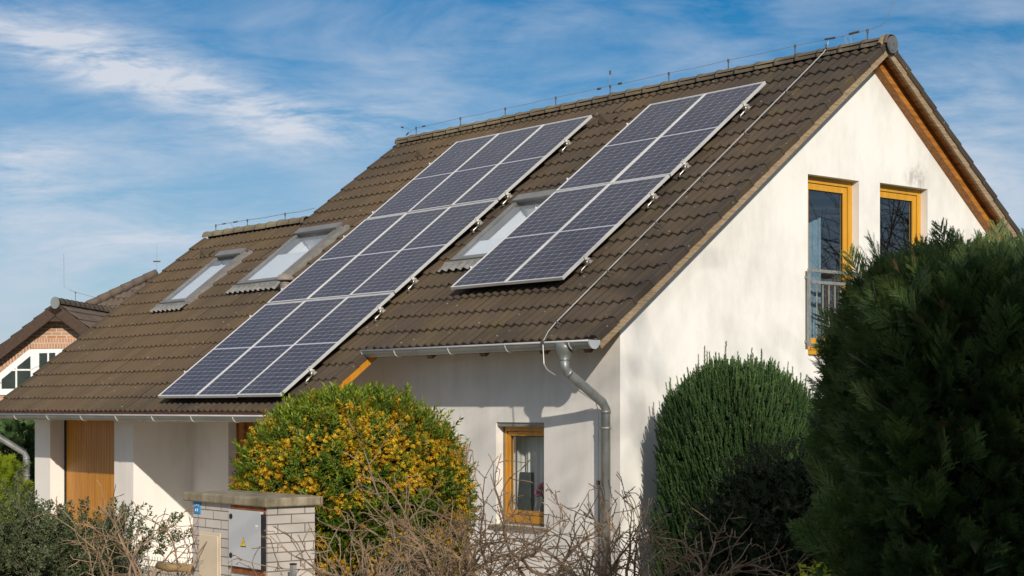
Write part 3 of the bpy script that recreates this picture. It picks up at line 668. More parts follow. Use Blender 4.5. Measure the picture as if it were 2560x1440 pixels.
dn=[V(-.93,0,-.03+G),S(-.90,.12,-.055),S(-.88,.25,-.065)]+[S(-.88+.115*k/6,.25+(5.75)*k/6,-.068) for k in range(1,7)]+[S(-.77,6.13,-.085),V(-.66,-4.965,-3.93+G),V(-.64,-4.965,-4.16+G),V(-.63,-4.93,-4.22+G),V(-.57,-4.29,-4.56+G),V(-.563,-4.262,-4.66+G),V(-.563,-4.26,-5.40+G)]
conductor('thin conductor wire on short posts along the main ridge, running down past the gable panels',[(W_,.0036,M['wire']),(dn,.0058,M['bright_wire']),([V(-.75,0,zr-.01),V(-.66,-.02,zr-.02),V(-.60,-.04,-.13+G)],.005,M['wire']),([V(-.50,0,zr),V(-.565,-.02,zr-.05),V(-.53,-.04,-.13+G)],.005,M['wire'])],
  [(V(x,0,-.112+G),V(x,0,zr)) for x in hx]+[(S(-.88+.115*k/6+.05,.22+5.75*k/6,CREST),S(-.88+.115*k/6,.22+5.75*k/6,-.075)) for k in (1,2,3,4,5,6)],
  [(V(-4.91,0,zr),V(-4.91,0,zr+.20),.004),(V(-9.70,0,zr-.02),V(-9.98,0,zr+.06),.004),(V(-.555,-4.26,-5.49+G),V(-.555,-4.26,-6.75+G),.016)],
  [(V(-4.91,0,zr+.16),V(-4.91,0,zr+.215),.014),(V(-5.18,0,zr-.01),V(-5.11,0,zr-.01),.016),(V(-4.74,0,zr),V(-4.67,0,zr),.016),(V(-.98,0,zr),V(-.82,0,zr-.008),.013),(V(-.60,0,zr+.0),V(-.45,0,zr+.004),.015),(V(-9.40,0,zr-.005),V(-9.32,0,zr-.005),.012),(V(-9.93,0,zr+.045),V(-9.98,0,zr+.06),.014),(V(-9.84,0,-.085+G),V(-9.78,0,-.05+G),.012),(S(-.90,.11,-.02),S(-.88,.17,-.05),.014),(V(-.563,-4.26,-5.40+G),V(-.563,-4.26,-5.45+G),.022),(V(-.558,-4.26,-5.46+G),V(-.558,-4.26,-5.49+G),.020),(V(-.672,-4.968,-3.955+G),V(-.655,-4.968,-3.915+G),.020)],(-.32,0,-.1+G))
hx2=[-12.85,-11.80,-10.62]; z2=ZW+.13
conductor('thin conductor wire on three short posts along the lower ridge',[([V(-12.85,YW,z2),V(-12.3,YW,z2-.0),V(-11.8,YW,z2),V(-11.2,YW,z2-.01),V(-10.62,YW,z2),V(-10.2,YW,z2-.01),V(-9.9,YW+.1,z2+.03)],.005,M['wire']),([V(-12.35,YW,z2),V(-12.22,YW-.03,z2-.09),V(-12.15,YW-.04,ZW+.03)],.005,M['wire'])],
  [(V(x,YW,ZW+.03),V(x,YW,z2)) for x in hx2],[],[(V(-12.62,YW,z2),V(-12.52,YW,z2),.011),(V(-12.25,YW,z2),V(-12.13,YW,z2),.013)],(-12.85,YW,ZW))
# ---------------------------------------------------------------- behind the ground floor window
cu=MB(); cu.smooth=True; n=90; xs=np.linspace(wf[0]-.28,wf[1]+.1,n)
vs=[V(x,YF+.36+.022*math.sin(x*38)+.012*math.sin(x*91+1),z) for z in (2.12,1.35,.92) for x in xs]
cu.add(vs,[(r*n+k,r*n+k+1,(r+1)*n+k+1,(r+1)*n+k) for r in range(2) for k in range(n-1)])
mcur,nt,b,out=nodes('sheer_net'); b.inputs['Base Color'].default_value=(.80,.79,.77,1); b.inputs['Roughness'].default_value=.9
tr=N(nt,'BsdfTransparent'); mx=N(nt,'MixShader'); mx.inputs[0].default_value=.84; nt.links.new(tr.outputs[0],mx.inputs[1]); nt.links.new(b.outputs[0],mx.inputs[2]); nt.links.new(mx.outputs[0],out.inputs[0])
cu.build('curtain',mcur,None,root=((wf[0]+wf[1])/2,YF+.36,2.12)); tag(bpy.data.objects['curtain'],'sheer white net curtain hanging behind the ground floor window','curtain')
mb=MB(); mb.smooth=True; n=40; ys=np.linspace(-1.0,-.42,n); vs=[]
for z_ in (2.75,3.6,None):
    for y_ in ys: vs.append(V(XG-.42+.016*math.sin(y_*60),y_,z_ if z_ else 4.44+.20*(y_-ys[0])/(ys[-1]-ys[0])))
mb.add(vs,[(r*n+k,r*n+k+1,(r+1)*n+k+1,(r+1)*n+k) for r in range(2) for k in range(n-1)])
b_=mb.build('curtain',M['blue_cloth'],None,root=(XG-.42,-.9,2.75)); tag(b_,'pale blue curtain drawn aside behind the tall gable window','curtain')  # made-up sheet standing in for a pale blue patch in the pane
ch=thing('chair','dark grey high-backed chair seen through the ground floor window','chair',(-2.22,YF+.36,.3))
mb=MB(); mb.prism([V(-2.36,YF+.30,.8),V(-2.10,YF+.30,.8),V(-2.13,YF+.33,1.56),V(-2.32,YF+.33,1.56)],(0,.05,0)); mb.build('backrest',M['grey_fabric'],ch)
mb=MB(); mb.box(-2.37,-2.08,YF+.35,YF+.47,.72,.80); mb.build('seat',M['grey_fabric'],ch)
for dx in (-2.36,-2.12):
    for dy in (.35,.43): mb=MB(); mb.box(dx,dx+.03,YF+dy,YF+dy+.03,.3,.72); mb.build('leg',M['black'],ch)
fl_=thing('flower_vase','vase of pink flowers on the sill inside the ground floor window','flowers',(-1.79,YF+.27,1.0))
mb=MB(); mb.smooth=True; mb.tube([V(-1.79,YF+.27,z) for z in (1.0,1.08,1.18,1.25)],[.05,.075,.06,.045],14); mb.build('vase',M['vase'],fl_)
mb=MB()
for k in range(38):
    a=random.random()*6.28; e=random.uniform(-.4,1.4); r=.12; c=V(-1.79+r*math.cos(a)*math.cos(e)*1.1,YF+.27+.6*r*math.sin(a)*math.cos(e),1.34+r*.9*math.sin(e)); mb.tube([c-V(0,0,.018),c,c+V(0,0,.018)],[.012,.034,.012],7)
mb.build('blossom',M['pink'],fl_)
mb=MB()
for k in range(7): mb.tube([V(-1.79,YF+.27,1.22),V(-1.79+random.uniform(-.1,.1),YF+.27+random.uniform(-.04,.04),1.36)],.006,4)
mb.build('stem',L['box'],fl_)
# ---------------------------------------------------------------- METER PILLAR
d0=13.0; cp=at(669,1440,d0); PX,PYY=cp[0],cp[1]
wX=1.02; 
def solve_x(px,y):  # x on the line of the street face seen at picture column px
    r=fw+rt*(px-1280)/F; k=(y-CAM[1])/r[1]; return CAM[0]+k*r[0]
def solve_y(px,x):
    r=fw+rt*(px-1280)/F; k=(x-CAM[0])/r[0]; return CAM[1]+k*r[1]
xl=solve_x(482,PYY); yr=solve_y(787,PX); ztop_=2.3-(1268-1021.5)/F*d0
pil=thing('meter_pillar','pale block pillar with concrete cap holding the electricity cabinet','pillar',((xl+PX)/2,(PYY+yr)/2,0))
mb=MB(); mb.box(xl,PX,PYY,yr,0,ztop_); w=mb.build('block_wall',M['block'],pil)
def box_uv(o,scale=1.0,off=(0,0)):
    me=o.data; uv=me.uv_layers.new(name='UVMap')
    for p in me.polygons:
        n=p.normal
        for li in p.loop_indices:
            c=me.vertices[me.loops[li].vertex_index].co
            if abs(n.z)>.7: uvv=(c.x,c.y)
            elif abs(n.x)>abs(n.y): uvv=(c.y,c.z)
            else: uvv=(c.x,c.z)
            uv.data[li].uv=((uvv[0]+off[0])*scale,(uvv[1]+off[1])*scale)
box_uv(w)
mb=MB(); mb.box(xl-.085,PX+.05,PYY-.05,yr+.05,ztop_,ztop_+.072); cap=mb.build('cap_slab',M['concrete'],pil)
bv=cap.modifiers.new('Bevel','BEVEL'); bv.width=.012; bv.segments=2
zz=lambda px,py: 2.3-(py-1021.5)/F*np.dot(np.array([solve_x(px,PYY),PYY,0])-CAM,fw)
# electricity cabinet door
x0,x1=solve_x(583,PYY),solve_x(664,PYY); za,zb_=zz(664,1424),zz(583,1272)
mb=MB(); mb.box(x0-.010,x1+.004,PYY-.016,PYY-.001,za-.055,zb_+.055); cf=mb.build('cabinet_surround',M['rust_wood'],pil)
mb=MB(); mb.box(x0,x1,PYY-.045,PYY-.017,za,zb_); cd=mb.build('cabinet_door',M['cabinet'],pil); bv=cd.modifiers.new('Bevel','BEVEL'); bv.width=.004; bv.segments=2
for z in (zb_-.055,za+.085):
    mb=MB(); xx=x0+.045; mb.tube([V(xx,PYY-.0445,z),V(xx,PYY-.052,z)],.021,16); mb.build('lock',M['black'],cd)
xx=x0+(x1-x0)*.47; zc_=za+(zb_-za)*.44
def tri(s,y,dz=0): return [V(xx-s,y,zc_-s*.86+dz),V(xx+s,y,zc_-s*.86+dz),V(xx,y,zc_+s*.95+dz)]
mb=MB(); mb.prism(tri(.042,PYY-.0452),(0,-.0015,0)); ws=mb.build('warning_sign',M['black'],cd)
mb=MB(); mb.prism(tri(.034,PYY-.0468,.001),(0,-.001,0)); mb.build('sign_face',M['yellow'],cd)
mb=MB(); y=PYY-.0479
mb.prism([V(xx+.003,y,zc_+.016),V(xx-.006,y,zc_-.006),V(xx-.001,y,zc_-.006),V(xx-.003,y,zc_-.024),V(xx+.007,y,zc_+.0),V(xx+.001,y,zc_+.0)],(0,-.0008,0)); mb.build('lightning_bolt',M['black'],cd)
mb=MB(); mb.box(x1-.075,x1-.04,PYY-.0465,PYY-.0445,zb_-.12,zb_-.105); mb.box(x1-.075,x1-.04,PYY-.0465,PYY-.0445,zb_-.131,zb_-.127); mb.build('sticker',M['white'],cd)
mb=MB(); mb.box(x1+.0005,x1+.011,PYY-.044,PYY-.002,za-.01,zb_-.02); mb.build('door_gap',M['black'],cd)
# lower cabinet edge
mb=MB(); mb.box(x0+.05,x1-.005,PYY-.04,PYY-.001,0.35,za-.075); mb.build('lower_cabinet',M['cabinet'],pil)
# cream door
x0,x1=solve_x(500,PYY),solve_x(553,PYY); zb2=zz(520,1330)
mb=MB(); mb.box(x0,x1,PYY-.010,PYY-.001,.3,zb2); gd=mb.build('gas_door',M['cream'],pil); bv=gd.modifiers.new('Bevel','BEVEL'); bv.width=.003
mb=MB(); mb.box(x0+.022,x1-.022,PYY-.020,PYY-.0105,.32,zb2-.022); gl=mb.build('door_leaf',M['cream'],gd); bv=gl.modifiers.new('Bevel','BEVEL'); bv.width=.004
mb=MB(); mb.tube([V(x0+.04,PYY-.0195,zb2-.2),V(x0+.04,PYY-.03,zb2-.2)],.009,10); mb.build('handle',M['cream'],gd)
# enamel number plate with two lines of white figures, too small to read
x0,x1=solve_x(486,PYY),solve_x(503,PYY); zp0,zp1=zz(494,1284),zz(494,1252)
mb=MB(); mb.box(x0,x1,PYY-.010,PYY-.001,zp0,zp1); npz=mb.build('number_plate',M['blue'],pil); bv=npz.modifiers.new('Bevel','BEVEL'); bv.width=.003
mb=MB(); w_=(x1-x0); hh=zp1-zp0
def ch_(cx,cz,h,kind):
    t=h*.16; y0,y1=PYY-.0115,PYY-.0098
    if kind in '0': [mb.box(cx-h*.28,cx-h*.28+t,y0,y1,cz-h/2,cz+h/2),mb.box(cx+h*.28-t,cx+h*.28,y0,y1,cz-h/2,cz+h/2),mb.box(cx-h*.28+t,cx+h*.28-t,y0,y1,cz+h/2-t,cz+h/2),mb.box(cx-h*.28+t,cx+h*.28-t,y0,y1,cz-h/2,cz-h/2+t)]
    if kind=='1': mb.box(cx-t/2,cx+t/2,y0,y1,cz-h/2,cz+h/2)
    if kind=='7': mb.box(cx-h*.28,cx+h*.28,y0,y1,cz+h/2-t,cz+h/2); mb.box(cx+h*.05,cx+h*.05+t,y0,y1,cz-h/2,cz+h/2-t)
for i,c in enumerate('101'): ch_(x0+w_*(.25+.26*i),zp0+hh*.66,hh*.2,c)
for i,c in enumerate('00'): ch_(x0+w_*(.33+.27*i),zp0+hh*.30,hh*.22,c)
mb.build('figures',M['white'],npz)
mb=MB(); mb.box(xl-.018,xl-.002,PYY+.03,PYY+.06,.6,ztop_-.21); mb.tube([V(xl-.03,PYY+.045,ztop_-.235),V(xl+.0,PYY+.045,ztop_-.20)],.02,8); mb.build('cable_duct',M['black'],pil)
# ---------------------------------------------------------------- FENCE
def mesh_fence(xa,xb,y,zt_,lab):
    root=thing('wire_fence',lab,'fence',((xa+xb)/2,y,0)); mb=MB(); x=xa
    off=lambda z: .03*max(0,1-abs(z-(zt_-.085))/.045)-.0
    zs=[zt_,zt_-.04,zt_-.085,zt_-.13,zt_-.40,zt_-.80,.05]
    while x<xb: mb.tube([V(x,y-off(z),z) for z in zs],.0032,4,False); x+=.05
    for z in (zt_-.035,zt_-.085,zt_-.135,zt_-.34,zt_-.54,zt_-.74): mb.tube([V(xa,y-off(z)-.003,z),V(xb,y-off(z)-.003,z)],.0036,4,False)
    mb.build('wire_mesh',M['fence'],root)
zf=2.3-(1392-1021.5)/F*14.6
mesh_fence(xl-2.9,xl-.10,PYY+.10,zf,'galvanised wire mesh fence between the evergreen bush and the block pillar')
mesh_fence(PX+.75,PX+5.2,PYY+.55,1.12,'galvanised wire mesh fence behind the bare shrub, right of the pillar')
def post(x,y,z,lab,r=.028):
    root=thing('fence_post',lab,'post',(x,y,0),'fence posts beside the pillar'); mb=MB(); mb.box(x-r,x+r,y-r*.8,y+r*.8,0,z); mb.build('shaft',M['post'],root); mb=MB(); mb.box(x-r*1.06,x+r*1.06,y-r*.86,y+r*.86,z,z+.012); mb.build('post_cap',M['black'],root)
post(xl-.055,PYY+.09,zz(478,1413),'grey fence post against the left side of the block pillar')
pr=at(733,1412,12.9); post(pr[0],pr[1],pr[2],'grey fence post in front of the right face of the block pillar',.022)
pa,pb_=at(395,1413,14.0),at(478,1421,13.75)
mb=MB(); mb.smooth=True; mb.tube([pa,(pa*2+pb_)/3+V(0,0,-.012),(pa+2*pb_)/3+V(0,0,-.004),pb_],[.030,.036,.033,.034],10); o=mb.build('log',M['log'],None,root=tuple((pa+pb_)/2)); tag(o,'weathered round log lying level beside the grey post, left of the block pillar','log')
# ---------------------------------------------------------------- PLANTS
def norm_rows(a): return a/np.maximum(np.linalg.norm(a,axis=1,keepdims=True),1e-9)
def leaf_q(base,d,side,L_,W_,fold=.25):
    base,d,side=[np.asarray(q,float) for q in (base,d,side)]; nn=np.cross(d,side)
    return [base,base+d*L_*.45+side*W_/2+nn*W_*fold,base+d*L_,base+d*L_*.45-side*W_/2+nn*W_*fold]
def T_sprig(n,ll,lw,spread=55,twist=137.5,start=.1):
    vs=[]
    for k in range(n):
        z=start+(1-start)*k/(n-1) if n>1 else .5; a=R(twist)*k; s=R(spread*(1-.45*k/n)); d=np.array([math.sin(s)*math.cos(a),math.sin(s)*math.sin(a),math.cos(s)]); sd=np.array([-math.sin(a),math.cos(a),0]); vs+=leaf_q((0,0,z*.85),d,sd,ll*random.uniform(.75,1.15),lw)
    return np.array(vs)
def T_fan(n=9,w=.055,spread=42,sub=3):
    vs=[]; r=random.Random(3)
    def strip(p,d,L_,w0):
        sd=np.array([d[2],0,-d[0]]); sd=sd/np.linalg.norm(sd); q=p+d*L_
        vs.extend([p-sd*w0/2,p+sd*w0/2,q+sd*w0*.12+np.array([0,.02,0]),q-sd*w0*.12+np.array([0,.02,0])])
    strip(np.zeros(3),np.array([0,.06,1.]),1.0,w*.8)
    for k in range(n):
        for sg in (-1,1):
            z=.06+.84*(k+.5*(sg>0))/n; a=R(spread+r.uniform(-9,9)); L_=(.52*(1-z)**.8+.10)*r.uniform(.8,1.15); d=np.array([sg*math.sin(a),r.uniform(-.18,.18),math.cos(a)]); d/=np.linalg.norm(d); p=np.array([0,.06*z,z]); strip(p,d,L_,w)
            for m in range(sub):
                t=.3+.6*m/sub; a2=a*.35+R(r.uniform(-8,8)); d2=np.array([sg*math.sin(a2),r.uniform(-.25,.25),math.cos(a2)]); d2/=np.linalg.norm(d2); strip(p+d*L_*t,d2,L_*.42*(1-t*.5),w*.75)
    return np.array(vs)
def T_plume(n=26,ll=.22,lw=.05):
    vs=[]; r=random.Random(5)
    for k in range(n):
        z=k/n; a=2.4*k; s=R(34-16*z+r.uniform(-6,6)); d=np.array([math.sin(s)*math.cos(a),math.sin(s)*math.sin(a),math.cos(s)]); sd=np.array([-math.sin(a),math.cos(a),0]); vs+=leaf_q((0,0,z*.85),d,sd,ll*(1-.35*z)*r.uniform(.8,1.2),lw,.1)
    return np.array(vs)
def scatter(name,tpl,P,D,scale,mat,parent,face=None,tint=None,tj=.22):
    n=len(P); D=norm_rows(D); ref=face if face is not None else rng.normal(size=(n,3))
    Yv=ref-(ref*D).sum(1,keepdims=True)*D; Yv=norm_rows(Yv+1e-6); Xv=np.cross(Yv,D)
    t=np.asarray(tpl); sc_=np.asarray(scale)[:,None,None]*np.ones((n,1,1))
    W=(t[None,:,0:1]*Xv[:,None,:]+t[None,:,1:2]*Yv[:,None,:]+t[None,:,2:3]*D[:,None,:])*sc_+P[:,None,:]
    m=len(t); q=np.arange(n*m).reshape(-1,4)
    if tint is None: tint=rng.random(n)
    tt=np.clip(np.repeat(tint,m)+np.repeat(rng.normal(0,tj,n*m//4),4),0,1)
    return build_np(name,W.reshape(-1,3),q,mat,parent,{'tint':tt})
class Lump:
    def __init__(s,k=7,f=3.0): s.w=rng.normal(size=(k,3))*f; s.p=rng.random(k)*6.28; s.a=rng.random(k)+.4
    def __call__(s,d): return (np.sin(d@s.w.T+s.p)*s.a).sum(1)/s.a.sum()
def dome(c,rx,ry,rz,n,e=2.0,zmin=0.05,lump=.08,f=3.2,depth=.25,cull=.3,ax=None):
    """points through the outer shell of a lumpy crown, with outward normals"""
    c=np.asarray(c,float); lp=Lump(9,f); out=[];nn=[]; tot=0
    while tot<n:
        d=norm_rows(rng.normal(size=(n,3))); t=((np.abs(d)/np.array([rx,ry,rz]))**e).sum(1)**(-1/e)
        g=norm_rows(np.sign(d)*(np.abs(d)**(e-1))/np.array([rx,ry,rz])**e)
        if ax is not None: d=d@ax; g=g@ax
        k=1+lump*lp(d); sh=1-depth*rng.random(n)**1.6
        p=c+d*(t*k*sh)[:,None]
        area=t*t; keep=rng.random(n)<area/area.max()
        keep&=p[:,2]>zmin
        toc=norm_rows(CAM-p); keep&=((g*toc).sum(1)>-.35)|(rng.random(n)<cull)
        out.append(p[keep]); nn.append(g[keep]); tot+=keep.sum()
    return np.concatenate(out)[:n],np.concatenate(nn)[:n],lp
def branch(mb,p,d,L_,r,lvl,cfg,tips=None):
    n=max(3,int(L_/cfg['seg'])); pts=[p]; rs=[r]; d=nrm(d); st=L_/n
    bend=rng.normal(size=3)*cfg['bend']
    for i in range(n):
        d=nrm(d+bend*st+rng.normal(size=3)*cfg['jit']+np.array([0,0,cfg['grav'][lvl]])*st); p=p+d*st; pts.append(p); rs.append(max(r*(1-.82*(i+1)/n),cfg['rmin']))
        if lvl<cfg['lv'] and i>=cfg.get('skip',1)-(lvl>0):
            for _ in range(cfg['kids'][lvl]):
                if rng.random()<cfg['prob'][lvl]:
                    ax=nrm(np.cross(d,rng.normal(size=3))); a=R(rng.uniform(*cfg['ang'])); nd=d*math.cos(a)+ax*math.sin(a)
                    branch(mb,p,nd,L_*rng.uniform(*cfg['len'])*(1-.45*i/n),max(rs[-1]*.62,cfg['rmin']),lvl+1,cfg,tips)
    mb.tube(pts,rs,5 if lvl<2 else 4,False)
    if tips is not None: tips.append((pts[-1],d))
    if cfg.get('bud') and lvl>=1:
        for k in range(1,len(pts)-1):
            if rng.random()<cfg['bud']: 
                q=nrm(np.cross(d,rng.normal(size=3))); mb.tube([pts[k],pts[k]+q*.012+d*.012],[.0045,.0015],4,False)
rng=np.random.default_rng(101); random.seed(1)
# forsythia dome -------------------------------------------------------------
c=at(884,1244,14.7); base=(c[0],c[1],0)
fo=thing('flowering_bush','large rounded bush full of yellow blossom in front of the house wall','bush',base)
P,Nn,lp=dome(c,.97,.93,.875,5600,e=2.25,zmin=.9,lump=.05,f=3,depth=.22)
P2,N2,_=dome((c[0],c[1],c[2]-.75),.96,.92,.9,2800,e=2.6,zmin=.05,lump=.05,f=3,depth=.22)
P=np.concatenate([P,P2]); Nn=np.concatenate([Nn,N2])
lf=Lump(10,4.2); d_=(P-c); val=.55*lf(d_*1.5)+.75*Lump(12,12)(d_)-.16*np.clip((d_[:,2]-.45)/.3,0,1.6)
yel=val>np.quantile(val,.33); green=~yel|(rng.random(len(P))<.40)
tg=T_sprig(11,.42,.15,62)
Pg,Ng=P[green],Nn[green]
scatter('foliage',tg,Pg,Ng*.9+np.array([0,0,.75])+rng.normal(0,.35,Pg.shape),rng.uniform(.085,.15,len(Pg)),L['forsy'],fo,tint=np.clip(.3+.28*np.clip((Pg[:,2]-c[2])/.7,-1,1)+rng.normal(0,.14,len(Pg)),0,1))
# shoots standing out of the outline
k=rng.choice(len(P),190); ks=k[(P[k,2]>c[2]-.3)]
scatter('shoot',T_sprig(13,.28,.10,48),P[ks]+Nn[ks]*.03,Nn[ks]*.6+np.array([0,0,.9])+rng.normal(0,.2,(len(ks),3)),rng.uniform(.16,.24,len(ks)),L['forsy'],fo,tint=rng.uniform(.3,.8,len(ks)))
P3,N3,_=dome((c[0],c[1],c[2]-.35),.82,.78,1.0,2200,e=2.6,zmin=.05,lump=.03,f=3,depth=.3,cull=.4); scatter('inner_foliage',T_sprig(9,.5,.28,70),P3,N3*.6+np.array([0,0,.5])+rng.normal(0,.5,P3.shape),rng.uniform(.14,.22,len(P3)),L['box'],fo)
def T_flower():
    vs=[]
    for (bz,ang,off) in ((0,0,.0),(.30,1.2,.1),(.55,2.2,-.1),(.8,.4,.05)):
        for k in range(4):
            a=ang+k*math.pi/2; d=np.array([math.cos(a)*.85,math.sin(a)*.85,.5]); d/=np.linalg.norm(d); vs+=leaf_q((off,-off,bz),d,(-math.sin(a),math.cos(a),0),.42,.21,.15)
    return np.array(vs)
Py,Ny=P[yel],Nn[yel]; Py=np.concatenate([Py]*4)+rng.normal(0,.032,(4*len(Py),3)); Ny=np.concatenate([Ny]*4)
scatter('blossom',T_flower(),Py+Ny*.015,Ny+rng.normal(0,.5,Py.shape),rng.uniform(.030,.054,len(Py)),L['petal'],fo,tint=np.clip(rng.normal(.42,.22,len(Py)),0,1),tj=.12)
mb=MB()
for k in range(46):
    a=rng.random()*6.28; b=np.array([c[0]+.28*math.cos(a),c[1]+.28*math.sin(a),0]); tp=c+norm_rows(rng.normal(size=(1,3))*np.array([1,1,.6])+np.array([[0,0,.5]]))[0]*np.array([.85,.8,.8]); mid=(b+tp)/2+rng.normal(0,.08,3); mb.tube([b,mid,tp],[.016,.011,.004],5,False)
mb.build('stem',M['twig_dark'],fo)
rng=np.random.default_rng(102); random.seed(2)
# upright yew -----------------------------------------------------------------
c=at(1850,1150,17.4); yw=thing('conifer_bush','rounded mid-green upright conifer bush against the white gable wall','bush',(c[0],c[1],0))
P,Nn,lp=dome(c,.80,.78,1.01,6200,e=2.3,zmin=1.2,lump=.12,f=4,depth=.22)
P2,N2,_=dome((c[0],c[1],.75),.80,.78,1.1,3200,e=3,zmin=.05,lump=.04,f=4,depth=.2)
P=np.concatenate([P,P2]); Nn=np.concatenate([Nn,N2]); lf=Lump(12,7); tv=.5+.30*lf((P-c)*1.3)
scatter('foliage',T_plume(30,.24,.055),P-np.array([0,0,.07]),Nn*.42+np.array([0,0,1.0])+rng.normal(0,.14,P.shape),rng.uniform(.11,.20,len(P)),L['yew'],yw,tint=np.clip(tv+rng.normal(0,.1,len(P)),0,1),tj=.14)
P3,N3,_=dome((c[0],c[1],c[2]-.1),.64,.62,.86,1500,e=2.3,zmin=.05,lump=.03,f=4,depth=.3,cull=.5); P4,N4,_=dome((c[0],c[1],.75),.64,.62,.9,900,e=3,zmin=.05,lump=.03,f=4,depth=.3,cull=.5); P3=np.concatenate([P3,P4]); N3=np.concatenate([N3,N4])
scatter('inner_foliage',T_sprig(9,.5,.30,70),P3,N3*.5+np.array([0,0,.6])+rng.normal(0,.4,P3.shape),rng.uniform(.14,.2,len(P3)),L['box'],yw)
k=np.where((Nn[:,2]>.35))[0]; k=rng.choice(k,190)
scatter('shoot',T_plume(40,.16,.035),P[k]-np.array([0,0,.03]),Nn[k]*.12+np.array([0,0,1.])+rng.normal(0,.06,(len(k),3)),rng.uniform(.13,.33,len(k)),L['yew'],yw,tint=rng.uniform(.5,.8,len(k)))
mb=MB(); mb.tube([(c[0],c[1],0),(c[0],c[1],1.2),(c[0]+.03,c[1],2.3)],[.06,.045,.015],7)
for k in range(30):
    a=rng.random()*6.28; z=rng.uniform(.3,1.7); mb.tube([(c[0],c[1],z),(c[0]+.3*math.cos(a),c[1]+.3*math.sin(a),z+.35),(c[0]+.5*math.cos(a),c[1]+.5*math.sin(a),z+.8)],[.02,.012,.005],4,False)
mb.build('trunk',M['twig_dark'],yw)
rng=np.random.default_rng(103); random.seed(3)
# big dark cypress hedge ------------------------------------------------------
HAX=np.array([rt,fw,up]); HD=9.2; c=at(2528,1180,HD); hg=thing('hedge','tall dense dark green cypress hedge filling the right edge','hedge',(c[0],c[1],0))
top=2.3+(1021.5-652)/F*HD; hw=.92
P,Nn,lp=dome((c[0],c[1],.9),hw,.95,top-.9,7000,e=6.0,zmin=.9,lump=.055,f=3.4,depth=.20,cull=.12,ax=HAX)
P2,N2,_=dome((c[0],c[1],.9),hw*1.0,.96,1.0,2600,e=5,zmin=.05,lump=.05,f=3.4,depth=.2,cull=.1,ax=HAX)
k=P2[:,2]<.95; P=np.concatenate([P,P2[k]]); Nn=np.concatenate([Nn,N2[k]])
lf=Lump(14,5); tv=.46+.34*lf((P-c)*1.2)
D=Nn*.85+np.array([0,0,.62])+rng.normal(0,.30,P.shape); sc_=rng.uniform(.13,.24,len(P))
scatter('foliage',T_fan(11,.040,38,4),P-norm_rows(D)*.08,D,sc_,L['cypress'],hg,face=Nn+rng.normal(0,.55,P.shape),tint=np.clip(tv+rng.normal(0,.12,len(P)),0,1),tj=.12)
k=rng.choice(len(P),130); scatter('dry_sprig',T_fan(6,.07,32,1),P[k]+Nn[k]*.03,D[k],rng.uniform(.07,.14,len(k)),L['cyp_dry'],hg,face=Nn[k])
k=np.where(Nn[:,2]<.5)[0]; k=rng.choice(k,170)
mb=MB()
for i in k: 
    p=P[i]-Nn[i]*.02; d=nrm(D[i]*np.array([.4,.4,1])+rng.normal(0,.2,3)); mb.tube([p,p+d*.09,p+d*.19+rng.normal(0,.012,3)],[.004,.003,.0015],4,False)
for a in np.linspace(0,6.28,9): mb.tube([(c[0]+.35*math.cos(a),c[1]+.35*math.sin(a),0),(c[0]+.45*math.cos(a),c[1]+.45*math.sin(a),1.5),(c[0]+.4*math.cos(a),c[1]+.4*math.sin(a),2.7)],[.05,.035,.012],6,False)
mb.build('stem',M['bark'],hg)
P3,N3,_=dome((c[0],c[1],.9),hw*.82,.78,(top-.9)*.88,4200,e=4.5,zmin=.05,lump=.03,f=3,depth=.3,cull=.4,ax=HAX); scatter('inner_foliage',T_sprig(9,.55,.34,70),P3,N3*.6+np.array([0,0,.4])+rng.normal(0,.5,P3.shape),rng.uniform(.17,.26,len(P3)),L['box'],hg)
k=np.where((Nn@fw<.5)&(P[:,2]>.8))[0]; k=rng.choice(k,230); scatter('shoot',T_fan(14,.030,34,4),P[k]-Nn[k]*.02,Nn[k]*.55+np.array([0,0,.75])+rng.normal(0,.25,(len(k),3)),rng.uniform(.20,.33,len(k)),L['cypress'],hg,face=Nn[k]+rng.normal(0,.6,(len(k),3)),tint=rng.uniform(.35,.95,len(k)))
# leaning outer sprays on the lower left of the hedge
q=[at(px,py,HD-.5) for px,py in ((2085,1300),(2055,1350),(2120,1400),(2140,1290),(2095,1430),(2170,1350),(2240,1420),(2280,1330),(2160,1440),(2330,1400))]
Pq=np.repeat(np.array(q),5,0)+rng.normal(0,.035,(50,3)); scatter('lower_spray',T_fan(12,.036,38,4),Pq,rng.normal(0,.35,(50,3))-rt*.55+np.array([0,0,.7])-fw*.3,rng.uniform(.14,.22,50),L['cypress'],hg,face=np.tile(-fw,(50,1))+rng.normal(0,.3,(50,3)),tint=rng.uniform(.45,.8,50))
rng=np.random.default_rng(104); random.seed(4)
# small dark shrub between conifer bush and hedge -----------------------------
c=at(1965,1330,12.6); bxx=thing('shrub','fine-leaved blackish green shrub between the conifer bush and the hedge','shrub',(c[0],c[1],0))
P,Nn,_=dome((c[0],c[1],.85),.74,.68,2.03-.85,6200,e=2.2,zmin=.05,lump=.16,f=4,depth=.45)
scatter('foliage',T_sprig(14,.20,.10,66),P,Nn*.7-rt*.1+np.array([0,0,.45])+rng.normal(0,.4,P.shape),rng.uniform(.07,.14,len(P)),L['box'],bxx,tint=np.clip(rng.normal(.42,.2,len(P)),0,1))
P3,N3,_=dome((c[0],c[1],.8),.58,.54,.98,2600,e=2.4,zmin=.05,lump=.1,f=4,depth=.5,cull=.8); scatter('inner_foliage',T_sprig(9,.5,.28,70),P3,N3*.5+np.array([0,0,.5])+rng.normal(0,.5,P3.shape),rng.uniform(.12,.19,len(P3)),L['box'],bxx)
mb=MB(); tips=[]
